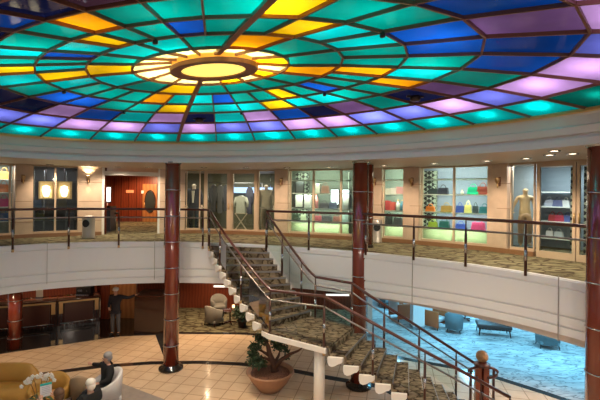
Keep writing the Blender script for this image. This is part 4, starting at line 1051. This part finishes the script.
# dark host counter
a, b = on(134, 333.6, ZL), on(165.5, 333.2, ZL)
t = thing('host_counter', ((a.x+b.x)/2, a.y+.5, ZL), 'tall glossy dark wooden counter under the man\'s outstretched hand', 'counter')
w = b.x-a.x; MB().box((0, 0, .70), (w, 1.0, 1.38)).build('body', mat('counter_dark', (.028, .011, .008), .12, coat=.4), t, True)
MB().box((0, 0, 1.41), (w+.06, 1.06, .05)).build('top', WOODDK, t, True); MB().box((0, 0, .03), (w-.06, .94, .06)).build('kick_plate', BLACK, t, True)
# bar counter in two bays
def bar_bay(a, b, label, lamp=False):
    d = b-a; L_ = d.length; c = (a+b)/2; rz = math.atan2(d.y, d.x)
    t = thing('bar_counter', (c.x, c.y, ZL), label, 'bar counter', 'bays of the long bar counter', rz)
    MB().box((0, .3, .50), (L_-.02, .55, .98)).build('body', WOODDK, t, True)
    MB().box((0, .02, .52), (L_-.5, .05, .72)).build('front_panel', mat('bar_panel', (.10, .028, .016), .3, coat=.3), t, True)
    MB().rbox((0, .22, 1.06), (L_+.0, .85, .07), .03).build('worktop', mat('bar_top', (.06, .018, .012), .15, coat=.6), t, True)
    MB().box((0, -.02, .955), (L_-.1, .06, .07)).build('brass_rail', BRASS, t, True)
    for s in (-1, 1): MB().box((s*(L_/2-.13), -.01, .72), (.13, .06, .42)).build('brass_pilaster', BRASS, t, True)
    MB().tube([(-L_/2+.1, -.18, .17), (L_/2-.1, -.18, .17)], .025, 8).build('foot_rail', STEEL, t, True)
    for s in (-1, 0, 1): MB().tube([(s*(L_/2-.2), -.18, .17), (s*(L_/2-.2), .03, .17)], .015, 6).build('bracket', STEEL, t, True)
p0, p1, p2, p3 = on(-40, 335, ZL), on(14, 331.5, ZL), on(57, 327, ZL), on(100, 321.5, ZL)
bar_bay(p0, p1, 'bay of the dark bar counter left of the short column')
bar_bay(p1, p2, 'middle bay of the dark bar counter right of the short column')
bar_bay(p2, p3, 'bay of the dark bar counter nearest the standing man')
# back bar
t = thing('back_bar', (-11, 20.3, ZL), 'glowing red back bar cabinet behind the long counter', 'back bar')
a, b = at(-30, 295, 20.2), at(98, 295, 20.2)
MB().box(((a.x+b.x)/2, 20.3, ZL+.5), (b.x-a.x, .45, 1.0)).build('cabinet', WOODRED, t); MB().box(((a.x+b.x)/2, 20.3, ZL+1.03), (b.x-a.x+.05, .5, .05)).build('top', WOODDK, t)
for z in (1.5, 1.95): MB().box(((a.x+b.x)/2, 20.35, ZL+z), (b.x-a.x, .3, .04)).build('shelf', WOODOR, t)
k = 0
names = ['amber', 'green', 'clear', 'brown', 'red']; cols = [(.55, .25, .04), (.03, .18, .06), (.65, .66, .62), (.16, .07, .03), (.45, .04, .03)]
for px in (10, 25, 30, 48, 52, 62, 66, 70, 76, 80):
    q = at(px, 296, 20.2); c = cols[k % 5]
    t = thing('bottle', (q.x, 20.22, ZL+1.055), '%s bottle on the back bar top, %s in the row' % (names[k % 5], ['first', 'second', 'third', 'fourth', 'fifth', 'sixth', 'seventh', 'eighth', 'ninth', 'tenth'][k]), 'bottle', 'bottles along the back bar')
    MB().lathe([(.04, 0), (.042, .18), (.018, .24), (.016, .30)], (0, 0, 0), 12).build('body', goods_mat(c, .15), t, True); MB().lathe([(.019, .30), (.019, .33)], (0, 0, 0), 10).build('cap', BLACK, t, True); k += 1
q = at(39.5, 300, 16.6); q.z = ZL+1.095
q = Vector((at(39.5, 300, 16.25).x, 16.25, ZL+1.095))
t = thing('menu_stand', q, 'white upright menu stand on the bar counter', 'menu stand'); MB().box((0, 0, .17), (.26, .03, .32)).build('card', WHITE, t, True); MB().box((0, 0, .01), (.28, .12, .02)).build('foot', STEEL, t, True)
q = Vector((at(89, 296, 17.1).x, 16.8, ZL+1.095)); t = thing('coffee_machine', q, 'dark coffee machine at the end of the bar counter', 'coffee machine')
MB().rbox((0, 0, .17), (.6, .36, .32), .03).build('body', BLACK, t, True); MB().box((-.12, -.19, .20), (.18, .02, .08)).build('front_plate', STEEL, t, True); MB().box((0, -.16, .03), (.5, .2, .05)).build('drip_tray', STEEL, t, True)
for x in (-.18, .18): MB().tube([(x, -.17, .2), (x, -.26, .19)], .018, 6).build('spout', STEEL, t, True)

# ------------------------------------------------------------------ seats
def tub_chair(loc, rz, label, m, group=None, w=.72, hb=.80, hs=.42, legs=True, cat='armchair', dep=.68, legm=None):
    t = thing('armchair', loc, label, cat, group, rz)
    n = 20; rx, ry = w/2, dep/2
    q = MB(); vs = []
    for k in range(n+1):                                   # wrap from left front round the back to right front; front is -Y
        a = math.radians(-50 + 280*k/n); hgt = hs + .16 + (hb-hs-.16)*max(0, math.sin(math.radians(180*k/n)))**2.0
        o_, i_ = (rx*math.cos(a), ry*math.sin(a)), ((rx-.10)*math.cos(a), (ry-.10)*math.sin(a))
        vs += [(o_[0]*.93, o_[1]*.93, .16), (o_[0], o_[1], hgt-.03), (o_[0]*.95, o_[1]*.95, hgt), (i_[0]*1.02, i_[1]*1.02, hgt-.01), (i_[0], i_[1], .16)]
    q.add(vs, [(k*5+j, k*5+(j+1) % 5, k*5+5+(j+1) % 5, k*5+5+j) for k in range(n) for j in range(5)] + [(0, 1, 2, 3, 4), tuple(n*5+j for j in range(5))[::-1]], 0, True)
    q.build('backrest', m, t, True)
    MB().rbox((0, -.03, .19), (w-.2, dep-.12, .14), .05).build('seat_base', m, t, True)
    MB().rbox((0, -.05, hs-.07), (w-.21, dep-.14, .15), .06, seg=3).build('seat_cushion', m, t, True)
    if legs:
        for sx in (-1, 1):
            for sy in (-1, 1): MB().tube([(sx*(w/2-.13)*1.08, sy*(dep/2-.13)*1.08, 0), (sx*(w/2-.14), sy*(dep/2-.14), .18)], [.016, .024], 8).build('leg', legm or WOODDK, t, True)
    return t
GREYF = mat('grey_fabric', (.23, .21, .18), .9, var=.15, vscale=60); TEALF = mat('slate_fabric', (.17, .21, .22), .85); PALEF = mat('pale_fabric', (.62, .60, .60), .8); MUST = mat('mustard_leather', (.42, .22, .045), .5, var=.08, vscale=4)
BEIGE = mat('beige_fabric', (.33, .23, .14), .8)
# rear carpet: two grey armchairs, table, plant
q = on(213, 325.5, ZL); tub_chair(q+Vector((0, .1, 0)), 2.6, 'grey tub armchair turned away beside the small round table', GREYF, w=.76, dep=.70, hb=.82)
q = on(216, 314, ZL); tub_chair(q+Vector((.1, .1, 0)), .35, 'grey tub armchair facing out behind the small round table', GREYF, w=.74, dep=.70, hb=.80)
q = on(230, 323, ZL)
def side_table(q, label, h=.55, r=.32, m=WOODDK):
    t = thing('side_table', q, label, 'table')
    MB().lathe([(r-.02, h-.035), (r, h-.025), (r, h-.005), (r-.02, h)], (0, 0, 0), 24).build('tabletop', m, t, True)
    MB().lathe([(.05, .04), (.03, .1), (.035, h-.06), (.09, h-.035)], (0, 0, 0), 12).build('pedestal', m, t, True)
    for k in range(4):
        a = k*math.pi/2+.4; MB().bar([(0, 0, .08), (math.cos(a)*r*.85, math.sin(a)*r*.85, .02)], .05, .04).build('foot', m, t, True)
    return t
side_table(q, 'small dark round table between the grey armchairs')
q2 = q + Vector((.12, .08, .55)); t = thing('table_lamp', q2, 'small glowing lamp on the small dark round table', 'lamp'); MB().lathe([(.05, 0), (.05, .02), (.015, .03), (.015, .07)], (0, 0, 0), 12).build('base', BRASS, t, True); MB().lathe([(.05, .06), (.06, .08), (.045, .17), (.02, .18)], (0, 0, 0), 12).build('shade', mat('shade_glow', (1, .7, .4), .4, emit=(1, .62, .3), estr=2.0), t, True)

def leaf_cloud(mb, c, r, n, size, sz=1.0, mi=0):
    for _ in range(n):
        d = Vector((random.gauss(0, 1), random.gauss(0, 1), random.gauss(0, 1))).normalized()*r*random.random()**.4; d.z *= sz
        p = Vector(c) + d; a = Vector((random.gauss(0, 1), random.gauss(0, 1), random.gauss(0, .6))).normalized(); b = a.cross(Vector((random.gauss(0, 1), random.gauss(0, 1), random.gauss(0, 1)))).normalized()
        s = size*random.uniform(.7, 1.3)
        mb.add([p, p+a*s*.5+b*s*.28, p+a*s, p+a*s*.5-b*s*.28, p+a*s*.5+a.cross(b)*s*.08], [(0, 1, 4), (1, 2, 4), (2, 3, 4), (3, 0, 4)], mi)
LEAF = mat('leaf_green', (.024, .048, .018), .55, var=.5, vscale=9); BARK = mat('bark', (.075, .032, .018), .8, var=.3, vscale=12, bump=.4)
q = on(242, 327, ZL); t = thing('potted_bush', q, 'dark leafy bush in a pot behind the stair flight', 'plant')
MB().lathe([(.14, 0), (.19, .26), (.20, .28), (.17, .28)], (0, 0, 0), 16).build('pot', DKMET, t, True)
m_ = MB(); leaf_cloud(m_, (0, 0, .55), .36, 420, .13, .9); m_.build('foliage', LEAF, t, True)
for k in range(5):
    a = k*1.26; MB().tube([(0, 0, .26), (.12*math.cos(a), .12*math.sin(a), .6)], [.012, .008], 6).build('stem', BARK, t, True)

# bonsai in a wide bowl
q = on(270, 389.5, ZL); BX = q.copy()
t = thing('bonsai_planter', q, 'bonsai tree in a wide terracotta bowl on the marble floor', 'potted tree')
TERR = mat('terracotta', (.32, .17, .10), .6, var=.12, vscale=6)
MB().lathe([(.26, 0), (.30, .02), (.50, .26), (.62, .47), (.65, .50), (.64, .53), (.60, .53), (.57, .48), (.40, .40)], (0, 0, 0), 40).build('bowl', TERR, t, True)
MB().lathe([(.58, .40), (.58, .455), (.3, .48), (.01, .49)], (0, 0, 0), 32).build('soil', mat('bark_mulch', (.17, .075, .045), .9, var=.5, vscale=25, bump=.8), t, True)
def bl(px, py, dy=0.0): p = at(px, py, BX.y+dy) - BX; return p
MB().tube([bl(275, 371), bl(273.5, 363, .02), bl(269.5, 354, .0), bl(268, 346, .05), bl(264, 338, .08), bl(262, 331, .1)], [.12, .085, .07, .06, .045, .02], 10).build('trunk', BARK, t, True)
for pts, r in (([bl(275, 367), bl(281, 360, -.05), bl(290, 354, -.1), bl(298, 351, -.12), bl(304, 346.5, -.15)], [.08, .055, .04, .03, .012]), ([bl(272, 361), bl(265, 358, -.1), bl(258, 357, -.15)], [.05, .03, .015]),
               ([bl(270, 356), bl(262, 351, .1), bl(256, 349, .15)], [.05, .03, .012]), ([bl(274, 364), bl(279, 355, .1), bl(280, 349, .15)], [.05, .035, .015]), ([bl(282, 359.5), bl(285, 355), bl(285, 352)], [.03, .02, .01])):
    MB().tube(pts, r, 8).build('branch', BARK, t, True)
m_ = MB()
for px, py, dy, r, n in ((256, 361, -.15, .25, 380), (262, 364, -.1, .14, 120), (252, 353, -.05, .12, 110), (255, 346.5, .15, .19, 220), (263, 340, .1, .17, 180), (279.5, 346, .15, .18, 200), (285, 350, 0, .10, 70), (287, 357, 0, .07, 40), (273, 342, .1, .10, 60), (258, 337, .1, .12, 90)):
    leaf_cloud(m_, bl(px, py, dy), r, n, .085, .7)
m_.build('foliage', LEAF, t, True)

# lounge on the right, lit blue
q = on(456, 333.5, ZL); tub_chair(q+Vector((0, .2, 0)), 2.7, 'slate blue armchair standing alone on the blue lit lounge carpet', TEALF, w=.70, dep=.68, hb=.84)
q = on(551, 349, ZL); tub_chair(q+Vector((0, .2, 0)), 2.9, 'slate blue armchair partly hidden under the balcony edge, right of the bench', TEALF, w=.82, dep=.74, hb=.86)
q = on(389, 308.5, ZL); tub_chair(q+Vector((0, .3, 0)), .4, 'slate blue armchair far back beneath the balcony near the wooden chair', TEALF, w=.85, dep=.75, hb=.82)
def easy_chair(q, rz, label):
    t = thing('easy_chair', q, label, 'chair', None, rz)
    wd = mat('chair_brown', (.50, .13, .04), .4)
    MB().rbox((-.36, 0, .42), (.07, .72, .62), .02).build('side_panel', wd, t, True); MB().rbox((.36, 0, .42), (.07, .72, .62), .02).build('side_panel', wd, t, True)
    MB().rbox((0, .02, .36), (.64, .66, .18), .05).build('seat_cushion', mat('chair_white', (.72, .68, .66), .8), t, True)
    MB().rbox((0, .32, .62), (.64, .14, .50), .05).build('backrest', mat('chair_white', (.72, .68, .66), .8), t, True)
    for sx in (-1, 1):
        for sy in (-1, 1): MB().tube([(sx*.33, sy*.31, 0), (sx*.34, sy*.31, .12)], .024, 8).build('leg', WOODDK, t, True)
q = on(435, 330, ZL); easy_chair(q+Vector((.1, .35, 0)), .75, 'wood sided easy chair with white cushions beside the square pillar')
q = on(412, 326, ZL); easy_chair(q+Vector((-.25, .9, 0)), 1.9, 'wood sided easy chair half hidden left of the square pillar')
q = on(468, 322, ZL); side_table(q+Vector((0, .3, 0)), 'small dark round table beyond the slate blue armchair', .52, .30)
q = on(499.5, 339, ZL)
t = thing('bench', q+Vector((0, .5, 0)), 'long dark leather bench on tapered legs in the blue lit lounge', 'bench', rz=-.25)
MB().rbox((0, 0, .37), (1.2, .72, .14), .05, seg=3).build('seat', mat('bench_leather', (.06, .028, .022), .5), t, True); MB().box((0, 0, .28), (1.13, .65, .05)).build('frame', WOODDK, t, True)
for sx in (-1, 1):
    for sy in (-1, 1): MB().tube([(sx*.55, sy*.31, 0), (sx*.51, sy*.27, .28)], [.018, .03], 8).build('leg', WOODDK, t, True)

# lounge corner bottom left
q = on(17, 388, ZL)
def sofa(loc, rz, label, L_, hb=.86, depth=.95, m=MUST, curve=.25):
    t = thing('sofa', loc, label, 'sofa', None, rz); n = 16
    def arc(x): return curve*(1-(2*x/L_)**2)
    def swept(prof, nm, taper=True):
        vs = []; k = len(prof)
        for i in range(n+1):
            x = -L_/2 + L_*i/n; s = 1.0 if not taper else max(.30, min(1, math.sin(math.pi*min(1, max(0, (.04+.96*min(i, n-i)/n*4.5/1.0)))/2) if min(i, n-i)/n*4.5 < 1 else 1))
            for y, z in prof: vs.append((x, y + arc(x), .18 + (z-.18)*s))
        q_ = MB(); q_.add(vs, [(i*k+j, i*k+(j+1) % k, i*k+k+(j+1) % k, i*k+k+j) for i in range(n) for j in range(k)] + [tuple(range(k)), tuple(n*k+j for j in range(k))[::-1]], 0, True); q_.build(nm, m, t, True)
    swept([(.20, .18), (.22, .60), (.30, hb-.05), (.37, hb), (.44, hb-.04), (.46, .5), (.44, .18)], 'backrest')
    swept([(-.48, .2), (-.5, .38), (-.46, .43), (.18, .45), (.22, .4), (.22, .2)], 'seat_cushion', False)
    swept([(-.44, .06), (-.44, .2), (.42, .2), (.42, .06)], 'base', False)
    for x in (-L_/2+.2, L_/2-.2):
        for y in (-.35, .35): MB().tube([(x, y+arc(x), 0), (x, y+arc(x), .07)], .03, 8).build('foot', WOODDK, t, True)
    return t
sc_ = at(6, 363, 10.35); sofa((sc_.x-.15, 10.0, ZL), .12, 'curved mustard yellow sofa along the left edge of the photo', 2.2)
sc_ = at(53, 369, 10.0); tub_chair((sc_.x, 9.85, ZL), .25, 'mustard yellow rounded armchair beside the curved sofa', MUST, w=.92, dep=.85, hb=.82, legs=True)
sc_ = at(84, 368, 10.2); tub_chair((sc_.x+.0, 10.1, ZL), 3.3, 'beige armchair seen from behind under the seated man\'s hand', BEIGE, w=.54, dep=.56, hb=.86)
def seat_person(px, py, Y, rz, P, label, mats, hair):
    h = at(px, py, Y); R = Matrix.Rotation(rz, 3, 'Z'); off = R @ Vector(P['crown']); return Vector((h.x-off.x, h.y-off.y, ZL))
# seated man
P = dict(SIT); P.update(rsh=(-.20, .06, .98), lsh=(.20, .06, .98), rel=(-.46, -.0, .86), rwr=(-.70, -.10, .84), rpalm=(-.77, -.13, .84), lkn=(.10, -.45, .52), rkn=(-.16, -.44, .52), lan=(.0, -.72, .22), ltoe=(-.02, -.84, .16))
rzm = -math.radians(48); lo = seat_person(107, 355, 10.2, rzm, P, None, None, None)
person('person', P, 'grey haired man in black seated with one arm along the next chair', 'person', lo, rzm, dict(skin=SKIN, top=BLKCL, legs=BLKCL, shoe=SHOE), hair=GREYH)
R = Matrix.Rotation(rzm, 3, 'Z'); c = lo + R @ Vector((0, .02, 0)); tub_chair(c, rzm, 'pale tub armchair under the grey haired seated man', PALEF, w=.80, dep=.78, hb=.84)
# white haired woman
P = dict(SIT); rzw = -math.radians(115); lo = seat_person(90, 385, 8.75, rzw, P, None, None, None)
person('person', P, 'white haired person in black seated in the nearer pale armchair', 'person', lo, rzw, dict(skin=SKIN, top=BLKCL, legs=BLKCL, shoe=SHOE), hair=WHITEH)
R = Matrix.Rotation(rzw, 3, 'Z'); c = lo + R @ Vector((0, .02, 0)); tub_chair(c, rzw, 'nearer pale tub armchair under the white haired person', PALEF, w=.80, dep=.78, hb=.84)
# brown haired reader with a leaflet
P = dict(SIT); P.update(lel=(.27, -.12, .82), lwr=(.14, -.34, 1.00), lpalm=(.12, -.40, 1.04), rel=(-.27, -.12, .82), rwr=(-.14, -.34, 1.00), rpalm=(-.12, -.40, 1.04))
rzb = -math.radians(122); lo = seat_person(58.5, 391, 8.3, rzb, P, None, None, None)
person('person', P, 'brown haired person reading a leaflet at the bottom edge of the photo', 'person', lo, rzb, dict(skin=SKIN, top=mat('brown_cloth', (.07, .045, .035), .9), legs=BLKCL, shoe=SHOE), hair=BRNH)
R = Matrix.Rotation(rzb, 3, 'Z'); c = lo + R @ Vector((0, .02, 0)); t = thing('pouf', c, 'pale round pouf under the brown haired reader', 'pouf'); MB().lathe([(.22, .05), (.27, .10), (.28, .30), (.24, .38), (.05, .40)], (0, 0, 0), 24).build('cushion', PALEF, t, True); MB().lathe([(.20, 0), (.21, .05)], (0, 0, 0), 20).build('base', WOODDK, t, True)
lp = lo + R @ Vector((0.0, -.45, 1.16))
t = thing('leaflet', lp, 'white leaflet with a turquoise heading held by the brown haired reader', 'leaflet', rz=.65)
MB().box((0, 0, 0), (.21, .006, .28)).build('sheet', mat('paper', (.80, .80, .84), .7), t, True); MB().box((0, -.005, .118), (.21, .006, .045)).build('heading', mat('turquoise', (.03, .45, .45), .6), t, True)
m_ = MB()
for i in range(5): m_.box((0, -.005, .06-.035*i), (.15, .004, .008))
m_.build('text_lines', mat('ink', (.45, .45, .55), .7), t, True)
# low table with orchid
q = at(40, 400, 9.15); q.z = ZL
side_table(q, 'low dark coffee table carrying the orchid', .46, .42)
t = thing('potted_orchid', q + Vector((0, 0, .46)), 'white flowering orchid in a pot beside the mustard sofa', 'orchid')
MB().lathe([(.09, 0), (.12, .14), (.13, .16), (.10, .16)], (0, 0, 0), 16).build('pot', DKMET, t, True)
OST = mat('orchid_stem', (.20, .11, .04), .6); PET = mat('petal_white', (.85, .82, .78), .6); OLF = mat('orchid_leaf', (.03, .07, .03), .5)
for k in range(7):
    a = k*.9; m_ = MB(); d = Vector((math.cos(a), math.sin(a), 0)); s = d.cross(Vector((0, 0, 1)))
    vs = []
    for j in range(5):
        w = .045*math.sin(math.pi*(j+.4)/4.8); pt = d*(.05+.065*j) + Vector((0, 0, .16+.10*math.sin(j*.8))); vs += [pt+s*w, pt-s*w, pt+Vector((0, 0, -.012))]
    m_.add(vs, [(j*3, j*3+1, j*3+4, j*3+3) for j in range(4)] + [(j*3+1, j*3+2, j*3+5, j*3+4) for j in range(4)] + [(j*3+2, j*3, j*3+3, j*3+5) for j in range(4)]); m_.build('leaf', OLF, t, True)
for px, py in ((26.5, 380), (32, 376), (42, 374.5), (50, 374)):
    tip = at(px, py, 9.15) - (q + Vector((0, 0, .46)))
    base_ = Vector((tip.x*.25, .0, .15)); midp = Vector((tip.x*.6, .02, tip.z*.75)); 
    MB().tube([bez(base_, midp + Vector((0, 0, .1)), tip, j/8) for j in range(9)], .008, 6).build('stem', OST, t, True)
    for j in range(5):
        c = tip + Vector(((j-2)*.045*(1 if tip.x > 0 else -1)+.0, random.uniform(-.06, .06), -abs(j-1)*.04 + random.uniform(-.02, .03)))
        m_ = MB()
        for u_ in range(5):
            a = u_*2*math.pi/5 + .3; m_.ball(c + Vector((math.cos(a)*.028, -.01, math.sin(a)*.028)), .024, 5, sc=(1, .35, 1))
        m_.ball(c + Vector((0, -.02, 0)), .010, 4); m_.build('bloom', PET, t, True)
# rug under that corner
q4 = [on(x, y, ZL) for x, y in ((112, 380), (165, 400), (150, 430), (40, 430), (60, 385))]
m_ = MB(); m_.prism([(p.x, p.y) for p in q4], ZL, ZL+.012); o = m_.build('rug', mat('rug_taupe', (.27, .22, .19), .95, var=.1, vscale=5)); tag(o, 'taupe rug under the lounge corner of pale armchairs', 'rug')

# ------------------------------------------------------------------ lights of the room
WARM = (1, .72, .44)
for x, y, p in ((-9.5, 12.6, 90), (-5.2, 14.0, 90), (-3.4, 15.4, 120), (-1.6, 16.6, 150), (-3.8, 17.4, 120)):
    spot('lower_warm_spot', (x, y, -1.36), (x, y, -4), p, WARM, 2.4, .7, .05)
spot('panel_light', (at(121, 300, 16.7).x, 16.75, -1.3), (at(121, 300, 17.2).x, 17.25, -2.6), 22, (1, .62, .3), 1.5)
a = at(40, 290, 19.6); area('bar_lamp', (a.x, 19.5, -1.3), 4.5, 45, (1, .55, .25), (a.x, 20.3, -2.8), .2)
a = at(45, 290, 16); area('bar_lamp', (a.x, 15.9, -1.4), 3.0, 8, (1, .62, .32), (a.x, 16, -3.5), .2)
BLUE = (.20, .66, 1.0)
for x, y, p in ((5.5, 14.5, 150), (8.5, 13.0, 170), (7.5, 17.5, 170), (11.5, 12.5, 150), (11.5, 17.0, 150), (4.2, 18.5, 120), (9.0, 21.5, 120)):
    area('lounge_lamp', (x, y, -1.34), .9, p*.46, BLUE, (x, y, -3))
for x, y, p in ((6.2, 10.0, 160), (3.6, 12.2, 60)):  # warm spots added to counter the blue-green cast on the marble
    spot('lower_warm_spot', (x, y, -1.36), (x-.3, y-.8, -4), p, (1, .74, .56), 2.4, .7, .05)
# added spots: small ones on the dome ribs, unseen fill behind the camera
for i_, b_, p_ in ((3, 3, 150), (7, 4, 170), (11, 4, 170), (14, 3, 150), (22, 2, 150), (28, 3, 150)):
    q = dn(BARS[i_], radii[b_], hts[b_]); m_ = MB(); m_.lathe([(.03, -.09), (.035, -.08), (.035, -.03), (.015, -.02)], q, 12); m_.build('spot_lamp', DKMET, DOME)
    spot('dome_spot', q - Vector((0, 0, .11)), q + Vector((0, .3, -6)), p_, (1, .80, .58), 2.0, .8, .05)
for x, y in ((-2.4, -.6), (.4, -.8), (3.2, -.4)):  # unseen fill spots, added to brighten the far side
    spot('near_fill_spot', (x, y, 2.5), (x*1.2, y+3.2, -1.5), 260, (1, .84, .70), 2.4, .8, .12)

W = bpy.data.worlds.new('world'); S.world = W; W.use_nodes = True
W.node_tree.nodes['Background'].inputs[0].default_value = (1, .90, .84, 1); W.node_tree.nodes['Background'].inputs[1].default_value = .22

# ------------------------------------------------------------------ camera and colour
cam = bpy.data.cameras.new('camera'); co = bpy.data.objects.new('camera', cam); COL.objects.link(co)
cam.sensor_width = 36; cam.sensor_fit = 'HORIZONTAL'; cam.lens = F/600*36; cam.shift_y = -(200-H0)/600; cam.clip_start = .05; cam.clip_end = 200
co.matrix_world = Matrix(((CR, -SR, 0, 0), (0, 0, -1, 0), (SR, CR, 0, EYE), (0, 0, 0, 1)))
S.camera = co
S.view_settings.view_transform = 'Standard'; S.view_settings.look = 'None'; S.view_settings.gamma = 1; S.view_settings.use_curve_mapping = False
S.view_settings.exposure = 0.55
S.cycles.max_bounces = 8; S.cycles.diffuse_bounces = 3; S.cycles.glossy_bounces = 3; S.cycles.transparent_max_bounces = 12
S.cycles.caustics_reflective = False; S.cycles.caustics_refractive = False; S.cycles.sample_clamp_indirect = 3
